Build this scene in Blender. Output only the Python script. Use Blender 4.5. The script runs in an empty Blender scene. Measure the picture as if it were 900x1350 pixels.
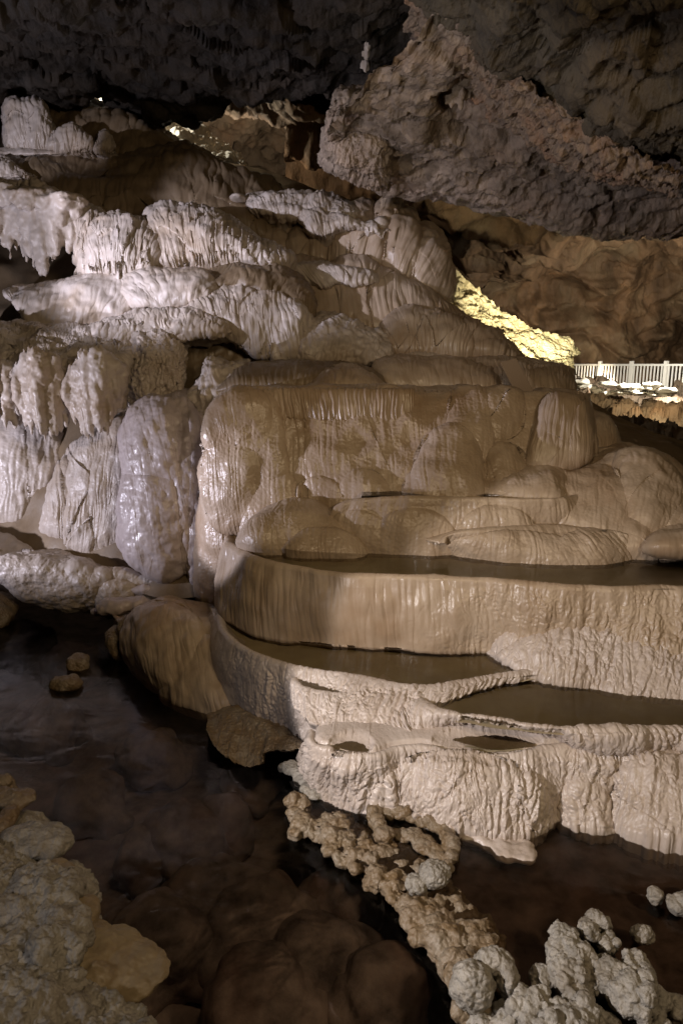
import bpy, math
import numpy as np
from mathutils import Vector

# ------------------------------------------------------------------ scene
sc = bpy.context.scene
COL = sc.collection
CAMZ = 3.0
PITCH = math.atan(195 / 900)
CP, SP = math.cos(PITCH), math.sin(PITCH)
cam_d = bpy.data.cameras.new('camera')
cam = bpy.data.objects.new('camera', cam_d)
COL.objects.link(cam)
cam.location = (0, 0, CAMZ)
cam.rotation_euler = (math.pi / 2 - PITCH, 0, 0)
cam_d.sensor_fit = 'VERTICAL'
cam_d.sensor_height = 36
cam_d.lens = 24
cam_d.clip_end = 500
cam_d.clip_start = 0.05
sc.camera = cam


def ray(px, py):
    u = (np.asarray(px, float) - 450) / 900
    v = (np.asarray(py, float) - 675) / 900
    return u, CP - v * SP, -SP - v * CP


def P(px, py, Y):
    dx, dy, dz = ray(px, py)
    t = np.asarray(Y, float) / dy
    return np.stack([dx * t, dy * t, CAMZ + dz * t], -1)


def onz(px, py, z):
    dx, dy, dz = ray(px, py)
    t = (np.asarray(z, float) - CAMZ) / dz
    return np.stack([dx * t, dy * t, CAMZ + dz * t], -1)


def proj(p):
    x, y, z = p[..., 0], p[..., 1], p[..., 2] - CAMZ
    f = y * CP - z * SP
    up = y * SP + z * CP
    f = np.where(f < 0.05, 0.05, f)
    return 450 + 900 * x / f, 675 - 900 * up / f


# ------------------------------------------------------------------ noise
_rng = np.random.RandomState(7)
_perm = _rng.permutation(256)
_perm = np.concatenate([_perm, _perm, _perm])
_g = _rng.normal(size=(256, 3))
_g /= np.linalg.norm(_g, axis=1)[:, None]
_rv = _rng.rand(256, 3)


def pn(x, y, z):
    x, y, z = np.broadcast_arrays(np.asarray(x, float), np.asarray(y, float), np.asarray(z, float))
    xi, yi, zi = np.floor(x).astype(int), np.floor(y).astype(int), np.floor(z).astype(int)
    xf, yf, zf = x - xi, y - yi, z - zi
    u, v, w = (t * t * t * (t * (t * 6 - 15) + 10) for t in (xf, yf, zf))
    xi, yi, zi = xi & 255, yi & 255, zi & 255

    def gr(i, j, k):
        h = _perm[_perm[_perm[xi + i] + yi + j] + zi + k]
        gg = _g[h]
        return gg[..., 0] * (xf - i) + gg[..., 1] * (yf - j) + gg[..., 2] * (zf - k)

    def lp(a, b, t): return a + (b - a) * t
    r = lp(lp(lp(gr(0, 0, 0), gr(1, 0, 0), u), lp(gr(0, 1, 0), gr(1, 1, 0), u), v),
           lp(lp(gr(0, 0, 1), gr(1, 0, 1), u), lp(gr(0, 1, 1), gr(1, 1, 1), u), v), w)
    return r * 1.5


def fbm(x, y, z, o=4):
    s, a = 0, 1.0
    for i in range(o):
        s = s + a * pn(x * 2 ** i + 11 * i, y * 2 ** i + 5 * i, z * 2 ** i)
        a *= .5
    return s


def ridg(x, y, z, o=4):
    s, a = 0, 1.0
    for i in range(o):
        s = s + a * (1 - 2 * np.abs(pn(x * 2 ** i + 17 * i, y * 2 ** i, z * 2 ** i + 3 * i)))
        a *= .5
    return s


def cell(x, y, z):
    """F1, F2 distances and a random value of the nearest cell."""
    xi, yi, zi = np.floor(x).astype(int), np.floor(y).astype(int), np.floor(z).astype(int)
    f1 = np.full(x.shape, 9.); f2 = np.full(x.shape, 9.); cid = np.zeros(x.shape, int)
    for i in (-1, 0, 1):
        for j in (-1, 0, 1):
            for k in (-1, 0, 1):
                h = _perm[_perm[_perm[(xi + i) & 255] + ((yi + j) & 255)] + ((zi + k) & 255)]
                r = _rv[h]
                d = np.sqrt((xi + i + r[..., 0] - x) ** 2 + (yi + j + r[..., 1] - y) ** 2 + (zi + k + r[..., 2] - z) ** 2)
                m = d < f1
                f2 = np.where(m, f1, np.minimum(f2, d))
                cid = np.where(m, h, cid)
                f1 = np.where(m, d, f1)
    return f1, f2, cid / 255.0


# ------------------------------------------------------------------ curves
def catmull(pts, n, closed=False):
    """arc-length resample of a Catmull-Rom curve through pts (k,d)."""
    p = np.asarray(pts, float)
    if len(p) == 2:
        t = np.linspace(0, 1, n)[:, None]
        return p[0] * (1 - t) + p[1] * t
    q = np.vstack([2 * p[0] - p[1], p, 2 * p[-1] - p[-2]])
    out = []
    for i in range(len(p) - 1):
        a, b, c, d = q[i], q[i + 1], q[i + 2], q[i + 3]
        t = np.linspace(0, 1, 24, endpoint=False)[:, None]
        # centripetal-ish tension keeps corners tight
        m1, m2 = (c - a) * .42, (d - b) * .42
        t2, t3 = t * t, t * t * t
        out.append((2 * t3 - 3 * t2 + 1) * b + (t3 - 2 * t2 + t) * m1 + (-2 * t3 + 3 * t2) * c + (t3 - t2) * m2)
    out.append(p[-1:])
    o = np.vstack(out)
    s = np.concatenate([[0], np.cumsum(np.linalg.norm(np.diff(o[:, :3] if o.shape[1] > 2 else o, axis=0), axis=1))])
    s /= s[-1]
    u = np.linspace(0, 1, n)
    return np.stack([np.interp(u, s, o[:, k]) for k in range(o.shape[1])], 1)


def seq(v, n):
    v = np.atleast_1d(np.asarray(v, float))
    if len(v) == 1:
        return np.full(n, v[0])
    return np.interp(np.linspace(0, 1, n), np.linspace(0, 1, len(v)), v)


# ------------------------------------------------------------------ mesh
def mesh_obj(name, verts, faces, mat, parent=None, smooth=True, recentre=True):
    verts = np.asarray(verts, float)
    me = bpy.data.meshes.new(name)
    base = np.zeros(3)
    if recentre and parent is None:
        base = np.array([(verts[:, 0].min() + verts[:, 0].max()) / 2, (verts[:, 1].min() + verts[:, 1].max()) / 2, verts[:, 2].min()])
    if parent is not None:
        base = np.array(parent.location)
    v = verts - base
    if isinstance(faces, np.ndarray) and faces.ndim == 2:
        nf, k = faces.shape
        me.vertices.add(len(v)); me.vertices.foreach_set('co', v.astype(np.float32).ravel())
        me.loops.add(nf * k); me.loops.foreach_set('vertex_index', faces.astype(np.int32).ravel())
        me.polygons.add(nf)
        me.polygons.foreach_set('loop_start', np.arange(0, nf * k, k, dtype=np.int32))
        me.update(calc_edges=True)
        me.validate()
    else:
        me.from_pydata([tuple(x) for x in v], [], [tuple(f) for f in faces])
        me.update()
    if smooth:
        me.polygons.foreach_set('use_smooth', np.ones(len(me.polygons), bool))
    me.materials.append(mat)
    o = bpy.data.objects.new(name, me)
    COL.objects.link(o)
    if parent is not None:
        o.parent = parent
    else:
        o.location = base
    return o


def tag(o, label=None, cat=None, group=None, kind=None):
    if label: o['label'] = label
    if cat: o['category'] = cat
    if group: o['group'] = group
    if kind: o['kind'] = kind
    return o


def gridfaces(nv, nu):
    i = np.arange(nv * nu).reshape(nv, nu)
    return np.stack([i[:-1, :-1], i[1:, :-1], i[1:, 1:], i[:-1, 1:]], -1).reshape(-1, 4)


def normals(G):
    du = np.gradient(G, axis=1)
    dv = np.gradient(G, axis=0)
    n = np.cross(dv, du)
    l = np.linalg.norm(n, axis=-1, keepdims=True)
    return n / np.maximum(l, 1e-9)


def metric(G):
    du = np.linalg.norm(np.diff(G, axis=1), axis=-1)
    dv = np.linalg.norm(np.diff(G, axis=0), axis=-1)
    S = np.concatenate([np.zeros((G.shape[0], 1)), np.cumsum(du, 1)], 1)
    S = S - S.mean(1, keepdims=True)
    # use one common arc coordinate so that flutes run straight down
    s = np.median(S, axis=0)[None, :].repeat(G.shape[0], 0)
    T = np.concatenate([np.zeros((1, G.shape[1])), np.cumsum(dv, 0)], 0)
    return s, T


def lobes(G, bumps):
    """rounded lobes given by where they sit; the tallest wins, so creases form between them"""
    px, py = proj(G)
    h = np.zeros(px.shape)
    for (cx, cy, rx, ry, a) in bumps:
        x = (px - cx) / rx
        y = (py - cy) / ry
        d = 1 - np.abs(x) ** 2.2 - np.abs(y) ** 2.2
        b = abs(a) * np.sqrt(np.clip(d, 0, 1))
        h = np.maximum(h, b) if a > 0 else h - b
    return h


def autolobes(G, spec, seed):
    """random vertical drape lobes: spec=(width, height, amp)"""
    w, hgt, a = spec
    s, T = metric(G)
    wob = pn(s / w * .7, T / hgt, seed) * .35
    f1, f2, c = cell(s / w + wob, T / hgt + seed * 3.7, np.full(s.shape, seed + .5))
    return a * (np.sqrt(np.clip(1 - f1 ** 2 * .9, 0, 1)) * (.6 + .4 * c))


def detail(G, N, mask, flute=None, lump=None, fine=None, gour=None, seed=0, gx=None):
    s, T = metric(G)
    d = np.zeros(s.shape)
    x, y, z = G[..., 0] + seed * 3.1, G[..., 1], G[..., 2]
    if lump:
        a, sz = lump
        d += a * fbm(x / sz, y / sz, z / sz, 3)
    if flute:
        a, wl, st = flute
        warp = .5 * pn(s / wl / 3, T / wl / st * 2, seed + 9.3)
        n = pn(s / wl + warp, T / (wl * st), seed + .5)
        m = .45 + .55 * np.clip(pn(s / wl / 4, T / (wl * 5), seed + 4.4) + .5, 0, 1)
        d += a * (np.abs(n) ** .75 * 2 - .6) * m
        n2 = pn(s / wl * 2.3 + warp, T / (wl * st) * 2.1, seed + 3.5)
        d += a * .4 * np.abs(n2)
    if gour:   # knobbly rivulets with little scales
        a, wl = gour
        warp = .55 * pn(s / wl / 3, T / wl / 5, seed + 19.3)
        warp2 = .6 * pn(s / wl / 2, T / wl / 3, seed + 29.3)
        m = .5 + .5 * np.clip(pn(s / .3, T / .25, seed + 2.2) * 1.8 + .6, 0, 1)
        n = np.abs(pn(s / wl + warp, T / wl / 4.5 + warp2, seed + .5))
        n2 = np.abs(pn(s / wl * 1.5 + warp, T / wl / .9 + warp2 * 1.6, seed + 7.5))
        n3 = np.abs(pn(s / wl * 2.6, T / wl * 1.6 + warp2, seed + 47.5))
        if gx:   # the scales set in along the wall, from x0 to x1 in metres
            ks = np.clip((x - seed * 3.1 - gx[0] + .25 * pn(x, z * 2, seed)) / (gx[1] - gx[0]), 0.04, 1)
            m = m * ks
        d += a * m * (n ** .7 * 2.0 + n2 * 1.1 + n3 * .6 - .9)
    if fine:
        a, sz = fine
        d += a * fbm(x / sz, y / sz, z / sz / 1.0, 3)
    return G + N * (d * mask)[..., None]


OUT_SHIFT = {}


def finish(name, G, mat, label, cat, group=None, kind=None, parent=None):
    nv, nu = G.shape[:2]
    o = mesh_obj(name, G.reshape(-1, 3), gridfaces(nv, nu), mat, parent)
    tag(o, label, cat, group, kind)
    return o


# panel: a mound, drape or ledge face, given by its upper and lower edge and its distance
def panel(name, label, cat, top, bot, Yt, Yb, mat, bulge=.15, wrap=.5, wp=3.0, cap=1.2, caprise=.05, under=.5, uz=-.05, rnd=.12,
          pw=1.0, bumps=None, auto=None, flute=None, lump=(.03, .5), fine=None, gour=None, hem=None, nu=240, nv=150, seed=None,
          group=None, kind=None, dome=0, rb=.04, parent=None):
    global _SEED
    _SEED += 1
    seed = _SEED * 1.37 if seed is None else seed
    tp = catmull(top, nu); bp = catmull(bot, nu)
    u = np.linspace(0, 1, nu)
    if hem:   # hanging fringe: the lower edge runs down in teeth. hem=(px amp, px wavelength)
        a, wl = hem
        xx = bp[:, 0] / wl
        t = np.abs(pn(xx, seed, .5)) * 1.4 + .6 * np.abs(pn(xx * 2.7, seed, 4.5))
        bp[:, 1] += a * (t - .5)
    v = np.linspace(0, 1, nv)[:, None]
    px = tp[None, :, 0] * (1 - v) + bp[None, :, 0] * v
    py = tp[None, :, 1] * (1 - v) + bp[None, :, 1] * v
    yt, yb = seq(Yt, nu)[None], seq(Yb, nu)[None]
    Y = yb + (yt - yb) * (1 - v) ** pw
    Y = Y - bulge * np.sin(np.pi * np.clip(v, 0, 1)) ** .8
    if np.ndim(wrap) == 0:
        wl_, wr_ = wrap, wrap
    else:
        wl_, wr_ = wrap
    s = np.abs(2 * u - 1) ** wp
    g = (1 - np.sqrt(np.clip(1 - s ** 2, 0, 1)))[None]
    Y = Y + np.where(u[None] < .5, wl_, wr_) * g
    if rnd:
        k = np.clip(1 - v / .16, 0, 1)
        Y = Y + rnd * (1 - np.sqrt(1 - k ** 2 * .98))
        k = np.clip(1 - (1 - v) / .12, 0, 1)
        Y = Y + rb * (1 - np.sqrt(1 - k ** 2 * .98))
    if dome:
        Y = Y + dome * (1 - np.sqrt(np.clip(1 - (1 - v) ** 2 * .995, 0, 1)))
    G = P(px, py, Y)
    # cap going back from the upper edge, underside from the lower one
    nc = 26
    k = (np.linspace(1, 0, nc + 1)[:-1, None, None]) ** 1.6
    back = np.array([0, 1, 0.])
    cen = G[0].mean(0)
    tocen = (cen[None] - G[0]) * np.array([.35, 0, 0])
    capG = G[0][None] + k * (back * cap)[None, None] + k * tocen[None] + k * np.array([0, 0, caprise])
    nb = 14
    k2 = (np.linspace(0, 1, nb + 1)[1:, None, None]) ** 1.4
    undG = G[-1][None] + k2 * (back * under)[None, None] + k2 * np.array([0, 0, uz])
    G = np.concatenate([capG, G, undG], 0)
    N = normals(G)
    rows = np.arange(G.shape[0])[:, None]
    mask = np.clip(rows / 8., 0, 1) * np.ones((1, nu))
    if bumps is not None:
        G = G + N * lobes(G, bumps)[..., None]
        N = normals(G)
    if auto is not None:
        for q, sp in enumerate(auto if isinstance(auto, list) else [auto]):
            G = G + N * (autolobes(G, sp, seed + q * 5) * mask)[..., None]
            N = normals(G)
    G = detail(G, N, mask, flute, lump, fine, gour, seed)
    return finish(name, G, mat, label, cat, group, kind, parent)


_SEED = 0


# terrace: crest line at its water level, a wall down to a base line, a pool floor inside
def terrace(name, label, crest, zc, base, zb, mat, bulge=.05, inner=.5, lip=.05, power=1.0, bumps=None, auto=None, flute=None, lump=(.02, .5),
            fine=None, gour=None, nu=600, nv=150, seed=None, group=None, pool=.07, wob=.0, gx=None, carve=None, byx=0, cat='rimstone dam'):
    global _SEED
    _SEED += 1
    seed = _SEED * 1.37 if seed is None else seed
    c = np.asarray(crest, float)
    C = onz(c[:, 0], c[:, 1], seq(zc, len(c)) if np.ndim(zc) == 0 else np.asarray(zc))
    b = np.asarray(base, float)
    B = onz(b[:, 0], b[:, 1], seq(zb, len(b)) if np.ndim(zb) == 0 else np.asarray(zb))
    C = catmull(C, nu); B = catmull(B, nu)
    if byx:      # flutes run straight down: pair crest and base points that lie one above the other
        cn = np.maximum.accumulate(C[:, 0] / C[:, 1]); bn = np.maximum.accumulate(B[:, 0] / B[:, 1])
        cn = (cn - cn[0]) / (cn[-1] - cn[0]); bn = (bn - bn[0]) / (bn[-1] - bn[0]) + np.linspace(0, 1e-6, nu)
        w_ = np.interp(cn, bn, np.linspace(0, 1, nu))
        w_ = .85 * w_ + .15 * np.linspace(w_[0], w_[-1], nu) if byx == 2 else w_
        B = np.stack([np.interp(w_, np.linspace(0, 1, nu), B[:, k]) for k in range(3)], 1)
    # outward normal of the crest in plan
    t = np.gradient(C, axis=0); t[:, 2] = 0
    for _ in range(30):
        t[1:-1] = (t[:-2] + t[1:-1] + t[2:]) / 3
    t /= np.linalg.norm(t, axis=1, keepdims=True)
    out = np.stack([t[:, 1], -t[:, 0], np.zeros(nu)], 1)
    s_ = np.arange(nu) * np.linalg.norm(C[-1] - C[0]) / nu
    if wob:
        w = wob * (pn(s_ / .25, seed, .5) + .5 * pn(s_ / .09, seed, 2.5))
        C = C + out * w[:, None]
    v = np.linspace(0, 1, nv)[:, None, None]
    pwv = v ** power
    W = C[None] * (1 - v) + B[None] * v
    W[..., :2] = C[None, :, :2] * (1 - pwv) + B[None, :, :2] * pwv
    W = W + out[None] * bulge * np.sin(np.pi * v ** .9)
    # rounded lip
    k = np.clip(1 - v / .07, 0, 1)
    W = W - out[None] * lip * .5 * (1 - np.sqrt(1 - k * k * .98))
    rows = []
    dn = np.array([0, 0, -1.])
    for (o, z) in ((inner, pool), (inner * .6, pool), (.16, pool), (.09, pool * .9), (.05, pool * .6), (.03, .018), (.012, .003)):
        sft = np.array([0, 1., 0]) * .35 + (-out) * .65 if o > .2 else -out
        rows.append(C + sft * (o + lip * .5) + dn * z)
    R = np.stack(rows, 0)
    fin = []
    for i in range(len(R) - 1):
        q = 5
        for j in range(q):
            fin.append(R[i] * (1 - j / q) + R[i + 1] * (j / q))
    fin.append(R[-1])
    F = np.stack(fin, 0)
    k2 = np.linspace(0, 1, 9)[1:, None, None]
    U = W[-1][None] + k2 * (-out[None] * .25) + k2 * dn * .25
    G = np.concatenate([F, W, U], 0)
    N = normals(G)
    mask = np.ones(G.shape[:2])
    rr = np.arange(G.shape[0])
    if carve:
        G = G + np.array([0, 0, 1.]) * (lobes(G, carve) * (rr < 60)[:, None])[..., None]
        N = normals(G)
    mask *= np.clip((rr - 22) / (nv * .22), 0.14 if carve else 0.06, 1)[:, None]
    uu = np.linspace(0, 1, nu)
    mask *= np.clip(np.minimum(uu, 1 - uu) / .035, .12, 1)[None]
    if bumps is not None:
        G = G + N * (lobes(G, bumps) * mask)[..., None]
        N = normals(G)
    if auto is not None:
        for q, sp in enumerate(auto if isinstance(auto, list) else [auto]):
            G = G + N * (autolobes(G, sp, seed + q * 5) * mask)[..., None]
            N = normals(G)
    G = detail(G, N, mask, flute, lump, fine, gour, seed, gx)
    return finish(name, G, mat, label, cat, group)


def water(name, back, front, z, mat, label, nu=60, nv=12, kind='structure', cat=None, floor=.035, fmat='mud'):
    """a pool's level surface between a far and a near line"""
    b = np.asarray(back, float); f = np.asarray(front, float)
    Bk = catmull(onz(b[:, 0], b[:, 1], z), nu); Fr = catmull(onz(f[:, 0], f[:, 1], z), nu)
    v = np.linspace(0, 1, nv)[:, None, None]
    G = Bk[None] * (1 - v) + Fr[None] * v
    o = finish(name, G, mat, label, cat, None, kind)
    if name == 'pool_water' and floor:
        G2 = G.copy(); G2[..., 2] -= floor + .015 * fbm(G[..., 0] * 5, G[..., 1] * 5, 0, 3)
        finish('pool_floor', G2, M[fmat], None, None, None, 'structure')
    return o


# lumpy bodies: ellipsoids fused into one skin, then given a crust of knobs
def blobs(name, label, cat, items, mat, voxel=.02, smooth=4, lump=(.02, .12), knob=None, fine=None, group=None, kind=None, seed=None, parent=None):
    """items: (x,y,z,rx,ry,rz) world ellipsoids"""
    global _SEED
    _SEED += 1
    seed = _SEED * 1.37 if seed is None else seed
    V = []; Fc = []; off = 0
    nu_, nv_ = 28, 16
    for (x, y, z, rx, ry, rz) in items:
        th = np.linspace(0, 2 * np.pi, nu_, endpoint=False)
        ph = np.linspace(0, np.pi, nv_)[1:-1]
        ring = np.stack([np.outer(np.sin(ph), np.cos(th)) * rx + x, np.outer(np.sin(ph), np.sin(th)) * ry + y, np.outer(np.cos(ph), np.ones(nu_)) * rz + z], -1)
        vs = ring.reshape(-1, 3)
        n = len(vs)
        V.append(vs); V.append(np.array([[x, y, z + rz], [x, y, z - rz]]))
        m = nv_ - 2
        for i in range(m - 1):
            for j in range(nu_):
                a = off + i * nu_ + j; b2 = off + i * nu_ + (j + 1) % nu_
                Fc.append((a, a + nu_, b2 + nu_)); Fc.append((a, b2 + nu_, b2))
        for j in range(nu_):
            Fc.append((off + n, off + j, off + (j + 1) % nu_))
            Fc.append((off + n + 1, off + (m - 1) * nu_ + (j + 1) % nu_, off + (m - 1) * nu_ + j))
        off += n + 2
    V = np.vstack(V)
    me = bpy.data.meshes.new('tmp')
    me.from_pydata([tuple(q) for q in V], [], Fc)
    o = bpy.data.objects.new('tmp', me); COL.objects.link(o)
    r = o.modifiers.new('r', 'REMESH'); r.mode = 'VOXEL'; r.voxel_size = voxel
    if smooth:
        s = o.modifiers.new('s', 'SMOOTH'); s.iterations = smooth; s.factor = .5
    dg = bpy.context.evaluated_depsgraph_get()
    ev = o.evaluated_get(dg).to_mesh()
    n = len(ev.vertices)
    co = np.empty(n * 3, np.float32); ev.vertices.foreach_get('co', co)
    no = np.empty(n * 3, np.float32); ev.vertices.foreach_get('normal', no)
    fl = np.empty(len(ev.loops), np.int32); ev.loops.foreach_get('vertex_index', fl)
    co = co.reshape(-1, 3).astype(float); no = no.reshape(-1, 3).astype(float)
    quads = fl.reshape(-1, 4)
    o.evaluated_get(dg).to_mesh_clear()
    bpy.data.objects.remove(o); bpy.data.meshes.remove(me)
    x, y, z = co[:, 0] + seed, co[:, 1], co[:, 2]
    d = np.zeros(n)
    if lump: d += lump[0] * fbm(x / lump[1], y / lump[1], z / lump[1], 3)
    if knob:
        f1, f2, c = cell(x / knob[1], y / knob[1], z / knob[1])
        d += knob[0] * (np.sqrt(np.clip(1 - f1 * f1, 0, 1)) * 1.6 - .9)
    if fine: d += fine[0] * fbm(x / fine[1], y / fine[1], z / fine[1], 2)
    co = co + no * d[:, None]
    ob = mesh_obj(name, co, quads, mat, parent)
    return tag(ob, label, cat, group, kind)


def pxblob(px, py, Y, w, h, d=None):
    """ellipsoid centred where (px,py) at distance Y, w/h in pixels, d in metres"""
    c = P(px, py, Y)
    k = float(np.hypot(c[1], 0)) / 900
    rx, rz = w * k * .5, h * k * .5
    return (c[0], c[1], c[2], rx, d if d else rx, rz)


def zblob(px, py, z, rx, ry, rz):
    c = onz(px, py, z)
    return (c[0], c[1], c[2], rx, ry, rz)


def spikes(x0, x1, ytop, ybot, Y, n, seed, wrap=.4, r=.045, rag=.18, body=True):
    """a hanging cluster: many thin tapering drips set round the front of a curved body. ytop/ybot are lists across the width"""
    rg = np.random.RandomState(seed)
    out = []
    for i in range(n):
        u = (i + rg.uniform(-.4, .4)) / (n - 1)
        u = min(max(u, 0), 1)
        px = x0 + (x1 - x0) * u
        t = np.interp(u, np.linspace(0, 1, len(ytop)), ytop) + rg.uniform(-3, 6)
        b = np.interp(u, np.linspace(0, 1, len(ybot)), ybot)
        lo = b - abs(rg.normal(0, rag)) * (b - t)
        YY = Y + wrap * (1 - math.sqrt(max(0, 1 - (2 * u - 1) ** 2))) - rg.uniform(-.05, .05)
        a = P(px, t - (lo - t) * .15, YY); c = P(px + rg.uniform(-2, 2), lo, YY)
        hl = (a[2] - c[2]) / 2
        rr = r * rg.uniform(.7, 1.35)
        out.append(((a[0] + c[0]) / 2, YY, (a[2] + c[2]) / 2, rr, rr, hl))
        m = rg.uniform(.2, .6)       # a fatter shoulder on the same drip
        out.append((a[0], YY + .03, a[2] - hl * 2 * m * .6, rr * 1.5, rr * 1.5, hl * m))
    if body:
        k = max(3, n // 5)
        for i in range(k):
            u = (i + .5) / k
            px = x0 + (x1 - x0) * u
            t = np.interp(u, np.linspace(0, 1, len(ytop)), ytop); b = np.interp(u, np.linspace(0, 1, len(ybot)), ybot)
            a = P(px, t, Y + .22); c = P(px, t + (b - t) * .72, Y + .22)
            w = abs(P(x1, t, Y)[0] - P(x0, t, Y)[0]) / k
            out.append((a[0], a[1], (a[2] + c[2]) / 2, w * .8, .2, (a[2] - c[2]) / 2))
    return out


# ------------------------------------------------------------------ materials
def nodes(name):
    m = bpy.data.materials.new(name); m.use_nodes = True
    nt = m.node_tree
    for n in list(nt.nodes): nt.nodes.remove(n)
    out = nt.nodes.new('ShaderNodeOutputMaterial')
    return m, nt, out


def L(nt, a, b): nt.links.new(a, b)


def stone(name, c1, c2, c3, rough=(.3, .55), scale=1.0, streak=True, bump=.25, bscale=40, dist=.01, spec=.5, coat=0.0, stain=.5, pits=0.0):
    """wet calcite / rock: two-tone mottling, a darker or ruddier stain, vertical streaks, fine bump"""
    m, nt, out = nodes(name)
    N = nt.nodes.new
    geo = N('ShaderNodeNewGeometry')
    mp = N('ShaderNodeMapping'); mp.inputs['Scale'].default_value = (scale, scale, scale * (.22 if streak else 1))
    L(nt, geo.outputs['Position'], mp.inputs['Vector'])
    n1 = N('ShaderNodeTexNoise'); n1.inputs['Scale'].default_value = 3.0; n1.inputs['Detail'].default_value = 7; n1.inputs['Roughness'].default_value = .62
    L(nt, mp.outputs['Vector'], n1.inputs['Vector'])
    n2 = N('ShaderNodeTexNoise'); n2.inputs['Scale'].default_value = .9 * scale; n2.inputs['Detail'].default_value = 5; n2.inputs['Roughness'].default_value = .6
    L(nt, geo.outputs['Position'], n2.inputs['Vector'])
    r1 = N('ShaderNodeMapRange'); r1.inputs['From Min'].default_value = .35; r1.inputs['From Max'].default_value = .68
    L(nt, n1.outputs['Fac'], r1.inputs['Value'])
    mx = N('ShaderNodeMix'); mx.data_type = 'RGBA'
    mx.inputs['A'].default_value = (*c1, 1); mx.inputs['B'].default_value = (*c2, 1)
    L(nt, r1.outputs['Result'], mx.inputs['Factor'])
    r2 = N('ShaderNodeMapRange'); r2.inputs['From Min'].default_value = .48; r2.inputs['From Max'].default_value = .72; r2.inputs['To Max'].default_value = stain
    L(nt, n2.outputs['Fac'], r2.inputs['Value'])
    mx2 = N('ShaderNodeMix'); mx2.data_type = 'RGBA'; mx2.inputs['B'].default_value = (*c3, 1)
    L(nt, r2.outputs['Result'], mx2.inputs['Factor']); L(nt, mx.outputs['Result'], mx2.inputs['A'])
    bs = N('ShaderNodeBsdfPrincipled')
    L(nt, mx2.outputs['Result'], bs.inputs['Base Color'])
    rr = N('ShaderNodeMapRange'); rr.inputs['To Min'].default_value = rough[0]; rr.inputs['To Max'].default_value = rough[1]
    rr.inputs['From Min'].default_value = .3; rr.inputs['From Max'].default_value = .7
    n3 = N('ShaderNodeTexNoise'); n3.inputs['Scale'].default_value = 7; n3.inputs['Detail'].default_value = 3
    L(nt, geo.outputs['Position'], n3.inputs['Vector'])
    L(nt, n3.outputs['Fac'], rr.inputs['Value']); L(nt, rr.outputs['Result'], bs.inputs['Roughness'])
    bs.inputs['Specular IOR Level'].default_value = spec
    bs.inputs['Coat Weight'].default_value = coat
    bs.inputs['Coat Roughness'].default_value = .18
    nb = N('ShaderNodeTexNoise'); nb.inputs['Scale'].default_value = bscale; nb.inputs['Detail'].default_value = 6; nb.inputs['Roughness'].default_value = .65
    mpb = N('ShaderNodeMapping'); mpb.inputs['Scale'].default_value = (1, 1, .5 if streak else 1)
    L(nt, geo.outputs['Position'], mpb.inputs['Vector']); L(nt, mpb.outputs['Vector'], nb.inputs['Vector'])
    bp = N('ShaderNodeBump'); bp.inputs['Strength'].default_value = bump; bp.inputs['Distance'].default_value = dist
    L(nt, nb.outputs['Fac'], bp.inputs['Height'])
    if pits:
        vo = N('ShaderNodeTexVoronoi'); vo.inputs['Scale'].default_value = bscale * .6
        L(nt, mpb.outputs['Vector'], vo.inputs['Vector'])
        b2 = N('ShaderNodeBump'); b2.inputs['Strength'].default_value = pits; b2.inputs['Distance'].default_value = dist * 1.5; b2.invert = True
        L(nt, vo.outputs['Distance'], b2.inputs['Height']); L(nt, bp.outputs['Normal'], b2.inputs['Normal'])
        L(nt, b2.outputs['Normal'], bs.inputs['Normal'])
    else:
        L(nt, bp.outputs['Normal'], bs.inputs['Normal'])
    L(nt, bs.outputs['BSDF'], out.inputs['Surface'])
    return m


M = {}
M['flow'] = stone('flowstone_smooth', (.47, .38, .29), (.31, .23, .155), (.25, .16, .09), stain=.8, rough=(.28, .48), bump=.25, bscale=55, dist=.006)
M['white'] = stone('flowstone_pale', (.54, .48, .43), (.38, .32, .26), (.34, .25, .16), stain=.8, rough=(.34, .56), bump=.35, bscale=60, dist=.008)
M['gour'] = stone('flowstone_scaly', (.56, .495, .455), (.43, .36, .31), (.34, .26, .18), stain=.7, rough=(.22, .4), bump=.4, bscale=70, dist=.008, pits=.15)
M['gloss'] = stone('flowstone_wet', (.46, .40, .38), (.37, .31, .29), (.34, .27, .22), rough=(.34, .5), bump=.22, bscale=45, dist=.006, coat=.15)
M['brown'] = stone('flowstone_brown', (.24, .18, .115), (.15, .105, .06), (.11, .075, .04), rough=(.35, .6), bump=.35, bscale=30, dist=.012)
M['ochre'] = stone('flowstone_ochre', (.165, .11, .055), (.24, .20, .15), (.13, .075, .03), rough=(.32, .55), bump=.6, bscale=70, dist=.01, streak=False, pits=.5, scale=2.5)
M['coral'] = stone('cave_coral', (.33, .305, .265), (.165, .15, .125), (.16, .12, .075), rough=(.4, .65), bump=.6, bscale=80, dist=.01, streak=False, pits=.5, scale=4)
M['rock'] = stone('cave_rock', (.17, .125, .085), (.105, .078, .055), (.22, .12, .06), rough=(.55, .8), bump=.6, bscale=8, dist=.08, streak=False, spec=.3)
M['rockgrey'] = stone('cave_rock_grey', (.27, .21, .155), (.095, .072, .052), (.26, .17, .11), rough=(.5, .8), bump=.7, bscale=10, dist=.06, streak=False, spec=.3, scale=1.5)
M['rockwarm'] = stone('cave_rock_warm', (.25, .15, .08), (.085, .052, .028), (.30, .22, .13), scale=.5, stain=.8, rough=(.5, .8), bump=.6, bscale=5, dist=.12, spec=.3)
M['rocktop'] = stone('cave_rock_shaded', (.075, .06, .038), (.032, .026, .018), (.10, .07, .04), rough=(.6, .85), bump=.7, bscale=9, dist=.06, streak=False, spec=.25)
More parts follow.
